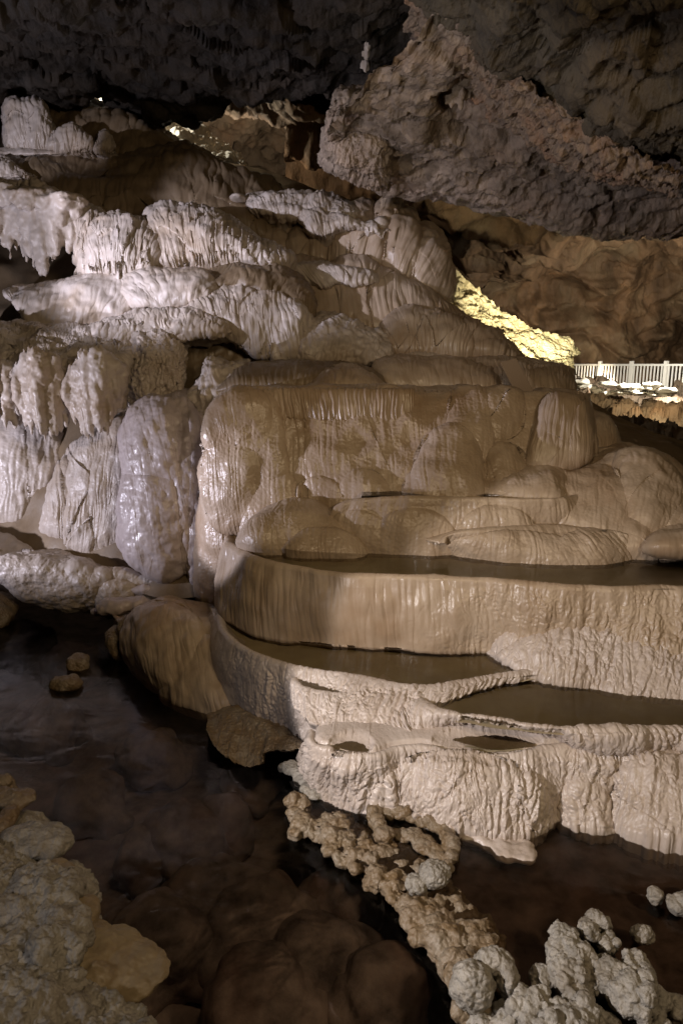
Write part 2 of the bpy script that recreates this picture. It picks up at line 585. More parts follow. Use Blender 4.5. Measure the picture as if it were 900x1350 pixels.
M['rockdark'] = stone('cave_rock_dark', (.034, .026, .018), (.014, .0115, .0085), (.05, .034, .02), rough=(.6, .85), bump=.6, bscale=8, dist=.08, streak=False, spec=.25)
M['bed'] = stone('stream_bed', (.34, .28, .25), (.09, .072, .065), (.28, .16, .12), rough=(.6, .8), bump=.5, bscale=14, dist=.02, streak=False, scale=2)
M['mud'] = stone('pool_floor', (.46, .40, .28), (.36, .30, .20), (.10, .07, .04), rough=(.6, .8), bump=.2, bscale=20, dist=.01, streak=False)


def water_mat(name, tint, rough, wave, wscale):
    m, nt, out = nodes(name)
    N = nt.nodes.new
    tr = N('ShaderNodeBsdfTransparent'); tr.inputs['Color'].default_value = (*tint, 1)
    gl = N('ShaderNodeBsdfGlossy'); gl.inputs['Roughness'].default_value = rough
    fr = N('ShaderNodeFresnel'); fr.inputs['IOR'].default_value = 1.33
    mx = N('ShaderNodeMixShader')
    geo = N('ShaderNodeNewGeometry')
    mp = N('ShaderNodeMapping'); mp.inputs['Scale'].default_value = (1, 1.3, 1)
    nb = N('ShaderNodeTexNoise'); nb.inputs['Scale'].default_value = wscale; nb.inputs['Detail'].default_value = 3; nb.inputs['Distortion'].default_value = .6
    L(nt, geo.outputs['Position'], mp.inputs['Vector']); L(nt, mp.outputs['Vector'], nb.inputs['Vector'])
    bp = N('ShaderNodeBump'); bp.inputs['Strength'].default_value = wave; bp.inputs['Distance'].default_value = .03
    L(nt, nb.outputs['Fac'], bp.inputs['Height'])
    L(nt, bp.outputs['Normal'], gl.inputs['Normal']); L(nt, bp.outputs['Normal'], fr.inputs['Normal'])
    L(nt, fr.outputs['Fac'], mx.inputs['Fac']); L(nt, tr.outputs['BSDF'], mx.inputs[1]); L(nt, gl.outputs['BSDF'], mx.inputs[2])
    L(nt, mx.outputs['Shader'], out.inputs['Surface'])
    return m


M['stream'] = water_mat('stream_water', (.74, .69, .66), .14, .45, 2.4)
M['pool'] = water_mat('pool_water', (.94, .9, .8), .13, .1, 5)


def plain(name, col, rough=.5, metal=0):
    m, nt, out = nodes(name)
    bs = nt.nodes.new('ShaderNodeBsdfPrincipled')
    n = nt.nodes.new('ShaderNodeTexNoise'); n.inputs['Scale'].default_value = 30
    mx = nt.nodes.new('ShaderNodeMix'); mx.data_type = 'RGBA'
    mx.inputs['A'].default_value = (*[c * .75 for c in col], 1); mx.inputs['B'].default_value = (*col, 1)
    L(nt, n.outputs['Fac'], mx.inputs['Factor']); L(nt, mx.outputs['Result'], bs.inputs['Base Color'])
    bs.inputs['Roughness'].default_value = rough; bs.inputs['Metallic'].default_value = metal
    L(nt, bs.outputs['BSDF'], out.inputs['Surface'])
    return m


M['wood'] = plain('weathered_board', (.30, .22, .15), .7)
M['rail'] = plain('painted_rail', (.8, .78, .73), .5)
M['tan'] = stone('shelfstone_tan', (.25, .19, .11), (.18, .135, .08), (.32, .28, .2), rough=(.4, .6), bump=.4, bscale=70, dist=.006, streak=False, scale=3)
M['rust'] = stone('cave_rock_rusty', (.24, .17, .11), (.10, .07, .048), (.32, .15, .06), rough=(.5, .75), bump=.8, bscale=18, dist=.05, streak=False, scale=3)
M['yellow'] = stone('lamp_yellow_rock', (.62, .55, .36), (.5, .42, .24), (.4, .3, .15), rough=(.4, .7), bump=.5, bscale=12, dist=.03, streak=False)  # pale yellow holds the lamp's glow in the rock colour
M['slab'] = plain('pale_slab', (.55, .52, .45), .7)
# ------------------------------------------------------------------ the cave shell
def rockify(G, big=(.5, 3.), mid=(.15, .7), facet=(.12, .5), strata=None, seed=0.):
    N = normals(G)
    x, y, z = G[..., 0] + seed, G[..., 1], G[..., 2]
    d = big[0] * fbm(x / big[1], y / big[1], z / big[1], 3)
    if facet:
        wx = .35 * pn(x / facet[1] / 1.5, y / facet[1] / 1.5, z / facet[1] / 1.5)
        f1, f2, c = cell(x / facet[1] + wx, y / facet[1], z / facet[1] * 1.3 + wx)
        d += facet[0] * (c * 1.2 - f1 * .6)
        f1, f2, c = cell(x / facet[1] * 2.7, y / facet[1] * 2.7, z / facet[1] * 3.3)
        d += facet[0] * .4 * (c - f1 * .6)
    if strata:
        zz = z / strata[1] + .6 * pn(x / 2, y / 2, z / 2)
        d += strata[0] * (np.abs(pn(x / 3, y / 3, zz)) * 2)
    if mid: d += mid[0] * ridg(x / mid[1], y / mid[1], z / mid[1], 4)
    return G + N * d[..., None]


def rocksheet(name, rows, Ys, mat, nu=420, nv=260, label=None, kind='structure', cat=None, **kw):
    """rows: list of pixel polylines with their distances, from one edge of the sheet to the other"""
    R = []
    for r, Yr in zip(rows, Ys):
        c = catmull(r, nu)
        R.append(P(c[:, 0], c[:, 1], seq(Yr, nu)))
    R = np.stack(R, 1)                                  # nu, k, 3
    G = np.stack([catmull(R[i], nv) for i in range(nu)], 1)  # nv, nu
    G = rockify(G, **kw)
    return finish(name, G, mat, label, cat, None, kind)


# surrounding shell of the cavern
th = np.linspace(0, 2 * np.pi, 200); ph = np.linspace(0.02, np.pi - .02, 90)
S = np.stack([np.outer(np.sin(ph), np.cos(th)) * 34, 10 + np.outer(np.sin(ph), np.sin(th)) * 36, 2 + np.outer(np.cos(ph), np.ones(200)) * 16], -1)
S = rockify(S, big=(2, 6.), mid=(.5, 2.), facet=(.6, 2.))
finish('cave_wall', S, M['rock'], None, None, None, 'structure')

# far cave wall behind the walkway
rocksheet('cave_wall', [[(380, 60), (1050, 120)], [(380, 200), (600, 225), (1050, 250)], [(380, 330), (700, 330), (1050, 330)], [(380, 560), (1050, 560)]],
          [14, 19, 28, 31], M['rockwarm'], nu=520, nv=330, big=(1.3, 5.), mid=(.35, 2.4), facet=(.15, 1.4), strata=(.5, .9), seed=3.)
# hollow in the ceiling seen over the upper left mounds
rocksheet('cave_ceiling', [[(80, 60), (620, 60)], [(80, 120), (300, 150), (620, 170)], [(80, 240), (300, 260), (620, 320)]],
          [14, 19, 22], M['rock'], nu=300, nv=200, big=(.5, 3.), mid=(.25, 1.2), facet=(.25, .9), strata=(.15, .5), seed=9.)
# dark ceiling, left
rocksheet('cave_ceiling', [[(-500, -1500), (450, -1500), (1300, -1500)], [(-300, -250), (300, -250), (800, -200)], [(-100, 60), (250, 60), (520, 60), (640, 20)],
                           [(-100, 112), (0, 112), (70, 112), (140, 100), (168, 124), (225, 150), (262, 142), (290, 122), (350, 116), (440, 110), (500, 130), (570, 140), (660, 110)],
                           [(-100, 60), (640, 60)]],
          [2.2, 5, 10, 12.5, 15], M['rockdark'], nu=520, nv=300, big=(.25, 2.), mid=(.12, .8), facet=(.16, .7), seed=15.)
# grey lit slab of ceiling, right
rocksheet('cave_ceiling', [[(600, -40), (1000, 40)], [(440, 150), (470, 120), (560, 130), (600, 80), (760, 150), (1000, 200)], [(432, 180), (520, 200), (640, 220), (1000, 260)],
                           [(425, 194), (450, 212), (500, 230), (560, 243), (640, 266), (700, 283), (760, 296), (1000, 312)],
                           [(440, 150), (560, 180), (760, 220), (1000, 240)]],
          [6.5, 8.0, 9.5, 10.5, 13.5], M['rockgrey'], nu=560, nv=320, big=(.08, 2.), mid=(.05, .4), facet=(.06, .35), strata=(.08, .3), seed=23.)
# nearer ceiling, top right
rocksheet('cave_ceiling', [[(420, -1500), (1500, -1500)], [(460, -300), (1100, -200)], [(560, -40), (628, 22), (680, 62), (732, 102), (785, 150), (850, 178), (1000, 200)],
                           [(560, -60), (660, 40), (760, 110), (1000, 150)]],
          [2.5, 4.5, 7.0, 9.0], M['rocktop'], nu=520, nv=320, big=(.12, 1.5), mid=(.07, .4), facet=(.10, .4), strata=(.08, .25), seed=31.)

# ground under everything, and the hill the terraces grow on
gx, gy = np.meshgrid(np.linspace(-34, 34, 500), np.linspace(-14, 34, 400))
gz = -.55 + .12 * fbm(gx, gy, gx * 0, 4)
G = np.stack([gx, gy, gz], -1)[::-1]
finish('ground', G, M['bed'], None, None, None, 'structure')

rocksheet('hillside', [[(-700, 230), (-120, 190), (300, 215), (500, 285), (590, 395), (760, 520), (1100, 660)],
                       [(-700, 450), (-120, 450), (400, 460), (620, 500), (800, 600), (1100, 680)],
                       [(-700, 690), (-120, 690), (280, 700), (500, 640), (760, 640), (1100, 720)], [(-700, 780), (-120, 780), (260, 790), (500, 700), (1100, 760)]],
          [[13, 14, 14, 15, 14, 11, 8.5], [10.5, 10.5, 10, 9.6, 9, 8.6], [9.1, 9.1, 8.4, 7.6, 7.4, 7.2], [8.9, 8.9, 7.4, 6.9, 6.9]], M['brown'], nu=460, nv=200,
          big=(.1, 1.2), mid=None, facet=None, seed=41.)

# ------------------------------------------------------------------ stream
sx, sy = np.meshgrid(np.linspace(-34, 34, 60), np.linspace(-14, 30, 60))
G = np.stack([sx, sy, sx * 0], -1)[::-1]
finish('stream_water', G, M['stream'], None, None, None, 'structure')

# ------------------------------------------------------------------ the front terraces
GA = 'rimstone terraces of the lower front'
terrace('rimstone_terrace', 'pale scaly rimstone wall at the very front with dripping scalloped foot and two tiny pools',
        [(402, 962), (404, 975), (418, 984), (440, 988), (489, 996), (520, 987), (560, 984), (600, 989), (650, 993), (700, 990), (735, 984), (800, 986), (850, 984), (930, 990), (1050, 985), (1250, 992)], .50,
        [(393, 995), (397, 1012), (412, 1034), (440, 1048), (478, 1064), (500, 1066), (530, 1058), (600, 1082), (690, 1094), (738, 1076), (765, 1088), (792, 1092), (812, 1078), (850, 1096), (930, 1114), (1050, 1120), (1250, 1150)],
        .06, M['gour'], bulge=-.01, inner=.55, lip=.04, auto=[(.42, .9, .06)], gour=(.021, .056), lump=(.02, .3), byx=1, nu=1300, nv=170, pool=-.03, wob=.03, group=GA, carve=[(642, 976, 74, 18, -.055), (463, 980, 30, 15, -.055)],
        bumps=[(600, 1088, 118, 98, .13), (870, 1105, 72, 112, .15), (768, 1092, 38, 60, .06), (440, 1045, 48, 70, .06)])
terrace('rimstone_terrace', 'pale rimstone wall of the long curved pool, brown and smooth toward its left end',
        [(286, 798), (288, 812), (294, 832), (330, 860), (389, 879), (468, 891), (530, 903), (575, 904), (620, 896), (708, 883), (760, 893)], .71,
        [(272, 822), (268, 850), (276, 890), (295, 920), (320, 938), (350, 955), (378, 966), (408, 974), (430, 961), (495, 965), (545, 952), (585, 930), (640, 909), (712, 896), (765, 902)],
        [.45, .3, .2, .14, .12, .12, .12, .25, .48, .48, .52, .6, .61, .61, .6], M['gour'], bulge=.035, inner=.25, lip=.05, gour=(.020, .056), gx=(-.95, -.45), lump=(.02, .35), nu=900, nv=130, wob=.012, group=GA)
terrace('rimstone_terrace', 'tiny lens-shaped rimstone basin perched on the face under the long curved pool', [(384, 893), (398, 906), (440, 914), (480, 912), (500, 903)], .645,
        [(384, 925), (405, 950), (440, 962), (480, 964), (510, 950)], .5, M['gour'], bulge=.01, inner=.2, lip=.03, gour=(.014, .05), lump=(.01, .3), nu=360, nv=110, pool=.03, wob=.006, group=GA)
water('pool_water', [(392, 889), (440, 890), (490, 896)], [(394, 903), (440, 915), (492, 907)], .63, M['pool'], None, floor=.02)
terrace('rimstone_terrace', 'pale rimstone rim curving in front of the broad dark pool toward its right end',
        [(500, 890), (535, 908), (556, 927), (585, 939), (660, 949), (700, 957), (780, 961), (860, 960), (930, 958), (1050, 950), (1250, 945)], .655,
        [(495, 980), (530, 982), (562, 968), (590, 953), (640, 956), (705, 968), (760, 985), (850, 992), (930, 996), (1050, 994), (1250, 1000)], .47,
        M['gour'], bulge=.03, inner=.6, lip=.05, gour=(.020, .056), byx=1, lump=(.02, .3), nu=1200, nv=90, wob=.012, group=GA,
        bumps=[(800, 975, 60, 25, .05), (560, 950, 50, 30, .03)])
terrace('rimstone_terrace', 'tall smooth tan rimstone wall below the second wide pool, whitening toward its right end',
        [(322, 692), (299, 700), (297, 714), (324, 730), (360, 741), (420, 752), (480, 757), (560, 759), (640, 763), (700, 768), (800, 773), (930, 773), (1050, 768), (1250, 756)], 1.33,
        [(292, 775), (285, 792), (290, 808), (330, 834), (385, 845), (430, 850), (480, 853), (580, 858), (650, 858), (690, 872), (722, 886), (760, 894), (810, 906), (850, 918), (930, 920), (1050, 915), (1250, 900)],
        [.72, .71, .71, .71, .71, .71, .71, .71, .71, .69, .62, .58, .58, .58, .58, .58, .58],
        M['flow'], bulge=.02, inner=.7, lip=.08, flute=(.007, .05, 12), gour=(.016, .05), gx=(.5, 1.6), lump=(.05, .6), nu=1300, nv=190, wob=.03, group=GA)
# the whitened scaly apron over the right end of that wall
panel('flowstone_apron', 'pale scaly flowstone apron bulging over the right end of the tall terrace wall', 'flowstone',
      [(655, 800), (700, 782), (760, 776), (930, 790), (1150, 830)], [(640, 860), (690, 879), (722, 894), (765, 903), (812, 915), (850, 927), (930, 931), (1150, 934)],
      [5.22, 5.12, 5.05, 5.05, 4.95], [5.06, 4.80, 4.64, 4.52, 4.50, 4.50], M['gour'], bulge=.0, dome=.12, wrap=(.25, .1), wp=6, cap=.5, caprise=.0, rnd=.0, under=.1, uz=-.25, rb=0, gour=(.020, .056), lump=(.02, .3), nu=860, nv=160,
      bumps=[(740, 890, 85, 60, .07), (865, 918, 85, 82, .09), (780, 840, 60, 14, .03)])

# pools
water('pool_water', [(275, 795), (340, 818), (420, 836), (560, 846), (760, 850)], [(292, 834), (332, 862), (389, 881), (468, 893), (560, 906), (620, 899), (760, 886)], .685, M['pool'], None)
water('pool_water', [(480, 880), (640, 872), (930, 872), (1250, 860)], [(530, 912), (585, 941), (700, 960), (800, 963), (930, 962), (1250, 950)], .635, M['pool'], None)
water('pool_water', [(318, 704), (400, 712), (560, 716), (930, 712), (1250, 690)], [(314, 720), (360, 743), (480, 758), (640, 765), (800, 775), (930, 776), (1250, 760)], 1.31, M['pool'], None)
water('pool_water', [(585, 960), (640, 958), (705, 975)], [(584, 972), (640, 988), (706, 984)], .495, M['pool'], None, floor=.025)
water('pool_water', [(434, 966), (465, 963), (494, 968)], [(434, 984), (460, 990), (494, 992)], .492, M['pool'], None, floor=.025)
water('pool_water', [(480, 638), (600, 634), (740, 636)], [(475, 654), (560, 652.5), (735, 653)], 1.812, M['pool'], None)
water('pool_water', [(186, 765), (300, 775)], [(180, 800), (240, 812), (310, 806)], .42, M['pool'], None)
G = np.stack(np.meshgrid(np.linspace(-.55, 6, 80), np.linspace(2.05, 4.3, 60)) , -1)
G = np.concatenate([G, np.full(G.shape[:2] + (1,), .07)], -1)[::-1]
def inside(G):
    return G
finish('pool_water', G[:, 0:80] + np.array([0, 0, 0]), M['stream'], None, None, None, 'structure') if False else None
water('pool_water', [(380, 1030), (560, 1020), (760, 1030), (930, 1040)], [(430, 1110), (560, 1200), (640, 1300), (700, 1500), (1100, 1500)], .07, M['stream'], None, nu=80, nv=40, floor=.10, fmat='bed')

# ------------------------------------------------------------------ middle lobes between the second and third pool
GB = 'rounded lobes around the upper pools'
fl = dict(flute=(.006, .05, 7), fine=(.003, .03), rnd=.02, dome=.06, under=.12, uz=-.3, rb=0, group=GB)
terrace('flowstone_lobe', 'long low tan shelf with rounded ends and crisp rim in the second wide pool',
        [(586, 716), (590, 706), (610, 700), (650, 696), (700, 693), (728, 692), (760, 695), (800, 699), (838, 706), (853, 718)], [1.46, 1.52, 1.56, 1.59, 1.60, 1.60, 1.585, 1.56, 1.53, 1.46],
        [(576, 722), (582, 728), (604, 735), (640, 741), (700, 746), (765, 747), (812, 744), (850, 736), (866, 726)], 1.28, M['flow'], bulge=.05, inner=.5, lip=.05, flute=(.008, .05, 8), lump=(.03, .35), fine=(.003, .03),
        nu=420, nv=110, pool=.01, wob=.02, group=GB, cat='flowstone lobe', bumps=[(680, 745, 95, 46, .05), (785, 745, 66, 50, .07), (620, 742, 40, 34, .05)])
terrace('flowstone_lobe', 'broad tan terrace below the thin third pool with a level rim and smooth lobed face',
        [(436, 684), (440, 670), (458, 660), (490, 656), (540, 654), (600, 655), (700, 657), (742, 656), (770, 650)], [1.60, 1.70, 1.77, 1.81, 1.83, 1.83, 1.83, 1.83, 1.83],
        [(416, 718), (430, 725), (480, 731), (560, 733), (640, 733), (720, 731), (790, 722)], 1.28, M['flow'], bulge=.04, inner=.5, lip=.05, flute=(.008, .05, 8), lump=(.03, .4), fine=(.003, .03),
        nu=460, nv=130, pool=.04, wob=.02, group=GB, cat='flowstone lobe', bumps=[(545, 735, 62, 66, .08), (655, 725, 60, 60, .07), (470, 730, 50, 58, .07)])
water('pool_water', [(620, 692), (700, 686), (800, 690)], [(625, 700), (700, 694), (800, 700)], 1.565, M['pool'], None, floor=.02)
panel('flowstone_lobe', 'small low dome lobe left of the broad lobe at the pool edge', 'flowstone lobe',
      [(374, 712), (395, 698), (430, 694), (460, 700), (478, 714)], [(368, 722), (400, 726), (440, 728), (484, 730)], 5.95, 5.82, M['flow'], bulge=.0, wrap=.3, cap=.4, nu=200, nv=70, **fl)
panel('flowstone_lobe', 'wide flat tan ledge stepping down under the left shoulder of the main wall', 'flowstone lobe',
      [(312, 706), (330, 684), (380, 672), (430, 676), (470, 690)], [(310, 716), (350, 722), (400, 728), (470, 732)], 6.1, 5.95, M['flow'], bulge=.06, wrap=.4, cap=.5, nu=260, nv=90, **fl)

# ------------------------------------------------------------------ the main wall
panel('flowstone_wall', 'broad tan flowstone wall rising to a level rim, its left flank brightly lit', 'flowstone wall',
      [(264, 640), (268, 590), (279, 550), (298, 526), (322, 514), (400, 513), (545, 514), (660, 517), (760, 521), (778, 524)],
      [(256, 780), (266, 802), (290, 803), (316, 745), (345, 712), (430, 700), (500, 690), (600, 660), (700, 655), (790, 650)], [6.7, 6.9, 7.0, 7.0], [6.75, 6.7, 6.65, 6.5, 6.35, 6.3, 6.3, 6.4, 6.5, 6.6], M['flow'], bulge=.0, auto=(.6, 1.8, .025),
      wrap=(1.1, .3), wp=5, cap=2.2, caprise=.0, rnd=.10,
      bumps=[(318, 566, 52, 52, .12), (312, 632, 44, 70, .14), (352, 610, 26, 90, .09), (355, 670, 44, 50, .12), (592, 670, 52, 108, .15), (664, 640, 30, 55, .12), (640, 655, 22, 28, .10), (700, 665, 60, 46, .15), (620, 560, 30, 60, .05), (660, 540, 30, 40, .04), (560, 660, 30, 42, .06), (420, 690, 40, 60, .08), (480, 690, 40, 70, .05)],
      flute=(.006, .055, 12), lump=(.05, .5), fine=(.003, .03), nu=860, nv=320)
panel('flowstone_curtain', 'thin fringed flowstone curtain hanging from the level rim over the main wall', 'flowstone curtain',
      [(322, 513), (400, 511), (500, 512), (546, 513)], [(330, 552), (400, 556), (480, 560), (547, 560)], 6.88, 6.80, M['flow'], bulge=.02, wrap=.15, wp=10, cap=.6, caprise=.0, under=.35, rnd=.04,
      hem=(7, 5.0), flute=(.014, .045, 9), lump=(.01, .3), nu=700, nv=110)
panel('flowstone_drapery', 'folded drapery with a bright wet right edge at the right end of the main wall', 'flowstone drapery',
      [(716, 530), (728, 522), (748, 521), (773, 524)], [(692, 622), (715, 626), (755, 614), (781, 600)], 6.85, 6.55, M['flow'], bulge=.08, wrap=(.15, .5), cap=.8, nu=260, nv=220,
      auto=(.22, .9, .05), flute=(.008, .05, 9), lump=(.02, .4))
panel('flowstone_mound', 'small mound behind the right drapery with a glistening right slope', 'flowstone mound',
      [(768, 552), (785, 545), (803, 549), (815, 575), (826, 600)], [(766, 610), (800, 612), (835, 612)], 7.6, 7.3, M['flow'], bulge=.12, wrap=.5, cap=1, nu=200, nv=150, flute=(.01, .05, 5), lump=(.02, .4))
panel('flowstone_mound', 'large smooth tan dome on the right with a wet glistening right flank', 'flowstone mound',
      [(540, 652), (640, 628), (700, 616), (760, 606), (810, 594), (850, 594), (872, 612), (890, 632), (920, 660), (980, 690), (1060, 705)],
      [(560, 660), (640, 654), (720, 660), (745, 690), (800, 716), (845, 730), (880, 734), (930, 734), (1060, 728)], [7.0, 6.9, 6.9, 6.8, 6.7, 6.8], [6.6, 6.3, 6.1, 5.9, 5.95, 6.1], M['flow'], bulge=.12, wrap=(.2, .5), wp=3, cap=1.2, rnd=.3,
      bumps=[(780, 680, 62, 62, .16), (700, 650, 60, 34, .12), (850, 660, 50, 66, .16), (810, 720, 60, 44, .16), (885, 700, 34, 60, .14), (740, 625, 30, 24, .07), (640, 655, 50, 24, .08)], auto=(.35, .8, .03), flute=(.007, .06, 6), lump=(.05, .5), fine=(.002, .03), nu=600, nv=260)
panel('flowstone_mound', 'low rounded tan mound at the right end of the second wide pool', 'flowstone mound',
      [(846, 712), (862, 700), (900, 694), (960, 692), (1080, 690)], [(844, 728), (870, 734), (900, 738), (960, 740), (1080, 738)], 5.75, 5.6, M['flow'], bulge=.12, wrap=.3, cap=.8, nu=200, nv=90, flute=(.006, .05, 6))

# ------------------------------------------------------------------ ledges just under eye level
GC = 'stepped ledges above the main wall'
fl = dict(flute=(.014, .07, 8), rnd=.0, dome=.3, group=GC, nu=340, nv=110)
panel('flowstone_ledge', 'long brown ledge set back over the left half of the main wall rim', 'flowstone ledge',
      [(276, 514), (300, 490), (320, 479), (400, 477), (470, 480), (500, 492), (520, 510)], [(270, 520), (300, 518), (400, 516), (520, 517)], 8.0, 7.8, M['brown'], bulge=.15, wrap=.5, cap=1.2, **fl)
panel('flowstone_ledge', 'low tan dome sitting on the rim between the two brown ledges', 'flowstone ledge',
      [(396, 512), (415, 494), (440, 484), (475, 485), (500, 498), (512, 514)], [(394, 517), (440, 518), (512, 518)], 7.7, 7.55, M['flow'], bulge=.12, wrap=.4, cap=.5, **fl)
panel('flowstone_ledge', 'dark brown ledge with a shadowed left end behind the rim centre', 'flowstone ledge',
      [(488, 500), (494, 476), (530, 470), (590, 471), (640, 478), (664, 482)], [(486, 518), (580, 518), (666, 518)], 8.4, 8.2, M['flow'], bulge=.12, wrap=.4, cap=.8, **fl)
panel('flowstone_ledge', 'brown ledge with pale drips at its right end beside the leaning board', 'flowstone ledge',
      [(586, 478), (640, 474), (690, 478), (740, 484), (754, 492)], [(590, 518), (680, 520), (758, 522)], 8.6, 8.4, M['flow'], bulge=.08, wrap=(.2, .5), cap=.8, auto=(.2, 1., .05), **fl)
panel('flowstone_ledge', 'thin flat ledge with a pale wet lip under the right-hand dome', 'flowstone ledge',
      [(510, 464), (560, 458), (620, 466), (700, 476)], [(510, 474), (600, 476), (700, 484)], 9.2, 9.1, M['white'], bulge=.05, wrap=.3, cap=1., **fl)

# leaning board
b0 = P(669, 476, 8.05); b1 = P(693, 522, 7.75)
def beam(a, b, w, t, side=np.array([1., 0, 0])):
    a, b = np.array(a), np.array(b)
    d = (b - a) / np.linalg.norm(b - a)
    s = side - d * side.dot(d); s /= np.linalg.norm(s)
    n = np.cross(d, s)
    v = []
    for q in (a, b):
        for (i, j) in ((-1, -1), (1, -1), (1, 1), (-1, 1)):
            v.append(q + s * i * w / 2 + n * j * t / 2)
    return v, [(0, 1, 2, 3), (7, 6, 5, 4), (0, 4, 5, 1), (1, 5, 6, 2), (2, 6, 7, 3), (3, 7, 4, 0)]
v, f = beam(b0, b1, .20, .035)
o = mesh_obj('wooden_board', v, f, M['wood'], smooth=False)
bv = o.modifiers.new('b', 'BEVEL'); bv.width = .006; bv.segments = 2
tag(o, 'short brown wooden board leaning on the ledge behind the rim', 'board')

# ------------------------------------------------------------------ upper mounds, centre
GD = 'tiered mounds of the upper centre'
fl = dict(group=GD, rnd=.2)
panel('flowstone_dome', 'tall topmost dome with banded pillars running down its right shoulder', 'flowstone dome',
      [(300, 300), (330, 270), (400, 256), (440, 262), (470, 272), (500, 290), (535, 302), (560, 345), (577, 370), (581, 402)],
      [(330, 352), (400, 352), (470, 362), (520, 378), (545, 384), (566, 394), (582, 408)], [12, 12, 11.6, 11.4], [11.4, 11.2, 11.0, 11.2], M['flow'], bulge=.25, wrap=(.6, 1.2), wp=3, cap=2.5, nu=460, nv=240,
      bumps=[(455, 345, 20, 50, .34), (476, 340, 17, 56, .38), (497, 345, 20, 62, .42), (522, 352, 20, 66, .46), (550, 372, 26, 70, .50), (425, 345, 18, 46, .3), (398, 345, 20, 40, .3), (365, 340, 20, 34, .26), (505, 305, 20, 22, .45), (470, 300, 20, 22, .3)],
      auto=(.35, 1.2, .06), flute=(.02, .10, 8), lump=(.06, .6), **fl)
panel('flowstone_ledge', 'white topmost ledge lit along its left half just under the ceiling', 'flowstone ledge',
      [(322, 268), (330, 255), (370, 251), (430, 255), (462, 268), (478, 282)], [(326, 276), (350, 284), (400, 292), (440, 292), (480, 292)], 11.1, 10.9, M['white'], bulge=.1, wrap=.4, cap=1.2, nu=260, nv=90,
      flute=(.02, .08, 4), lump=(.06, .3), hem=(8, 16), **fl)
panel('flowstone_ledge', 'small white ledge stepping out below the topmost ledge', 'flowstone ledge',
      [(392, 288), (405, 272), (450, 278), (480, 290), (520, 300)], [(400, 304), (425, 312), (450, 300), (490, 308), (520, 308)], 10.8, 10.6, M['white'], bulge=.1, wrap=.3, cap=.8, nu=260, nv=90,
      flute=(.02, .08, 4), lump=(.06, .3), hem=(10, 14), **fl)
blobs('pale_knob', 'tiny white lozenge knob left of the topmost white ledge', 'calcite knob', [pxblob(314, 262, 11.2, 22, 10, .25)], M['white'], voxel=.03, lump=(.02, .15))
blobs('pale_knob', 'small white knob capping a pillar on the right shoulder of the topmost dome', 'calcite knob', [pxblob(502, 297, 10.9, 22, 22, .2)], M['white'], voxel=.03, lump=(.02, .15))
panel('flowstone_dome', 'broad banded dome face in the middle with a white lit ledge on its top edge', 'flowstone dome',
      [(376, 356), (400, 347), (470, 350), (530, 372), (580, 398), (606, 420)], [(390, 442), (450, 452), (520, 462), (600, 470), (640, 474)], [10.6, 10.4, 10.5], [10, 9.9, 10.], M['flow'], bulge=.2, wrap=(.5, .9), cap=1.5, nu=420, nv=200,
      auto=(.4, 1.4, .16), flute=(.02, .09, 9), lump=(.05, .6), **fl)
panel('flowstone_ledge', 'white dripping ledge across the top of the broad middle dome', 'flowstone ledge',
      [(376, 354), (390, 346), (430, 345), (475, 352), (500, 362)], [(404, 372), (425, 378), (450, 374), (480, 378), (500, 372)], 10.1, 9.95, M['white'], bulge=.08, wrap=.3, cap=.8, nu=260, nv=90,
      flute=(.02, .08, 5), lump=(.03, .3), hem=(8, 12), **fl)
panel('flowstone_dome', 'smooth brown dome with pale streaks where the bright lamp glow begins', 'flowstone dome',
      [(498, 440), (512, 422), (545, 413), (590, 418), (636, 432), (660, 448), (684, 474)], [(498, 462), (540, 468), (600, 472), (684, 478)], [9.8, 9.6, 9.5], 9.3, M['flow'], bulge=.2, wrap=(.4, .9), cap=1.5, nu=360, nv=150,
      auto=(.35, 1., .12), flute=(.016, .08, 8), lump=(.04, .5), **fl)
panel('flowstone_ledge', 'crumpled pale ledge with a brown rounded right end over the long brown ledge', 'flowstone ledge',
      [(384, 450), (400, 428), (440, 418), (480, 436), (510, 448), (516, 460)], [(380, 476), (440, 478), (490, 476), (516, 474)], 9.3, 9.0, M['white'], bulge=.12, wrap=.4, cap=1.0, nu=300, nv=120,
      auto=(.3, .4, .08), flute=(.02, .08, 3), lump=(.05, .25), **fl)
panel('flowstone_dome', 'dark rounded boulder-like dome overhanging the long white dripping face', 'flowstone dome',
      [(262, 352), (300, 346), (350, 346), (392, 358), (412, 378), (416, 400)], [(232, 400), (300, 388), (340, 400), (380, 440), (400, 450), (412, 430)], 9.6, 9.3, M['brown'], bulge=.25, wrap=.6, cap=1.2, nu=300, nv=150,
      flute=(.015, .1, 3), lump=(.06, .4), **fl)

panel('flowstone_wall', 'smooth recess wall coloured shadow-brown right of the knobbly column', 'flowstone wall', [(228, 422), (280, 424), (345, 436)], [(228, 520), (280, 520), (345, 510)], 9.5, 9.2, M['brown'], bulge=.0, wrap=.3, cap=.5, nu=160, nv=120, flute=(.01, .1, 5), lump=(.06, .4))  # brown panel added here; its tone stands for the recess shadow
# rusty rough band along the ceiling edge
rocksheet('cave_ceiling', [[(520, -60), (560, -20), (620, 34), (690, 88), (760, 140), (900, 215)], [(545, 0), (590, 45), (650, 96), (710, 150), (770, 195), (900, 232)], [(545, 20), (585, 72), (640, 125), (700, 172), (770, 214), (900, 240)]],
          [7.0, 7.3, 8.3], M['rust'], nu=420, nv=120, big=(.05, .8), mid=(.05, .18), facet=(.08, .16), seed=77.)
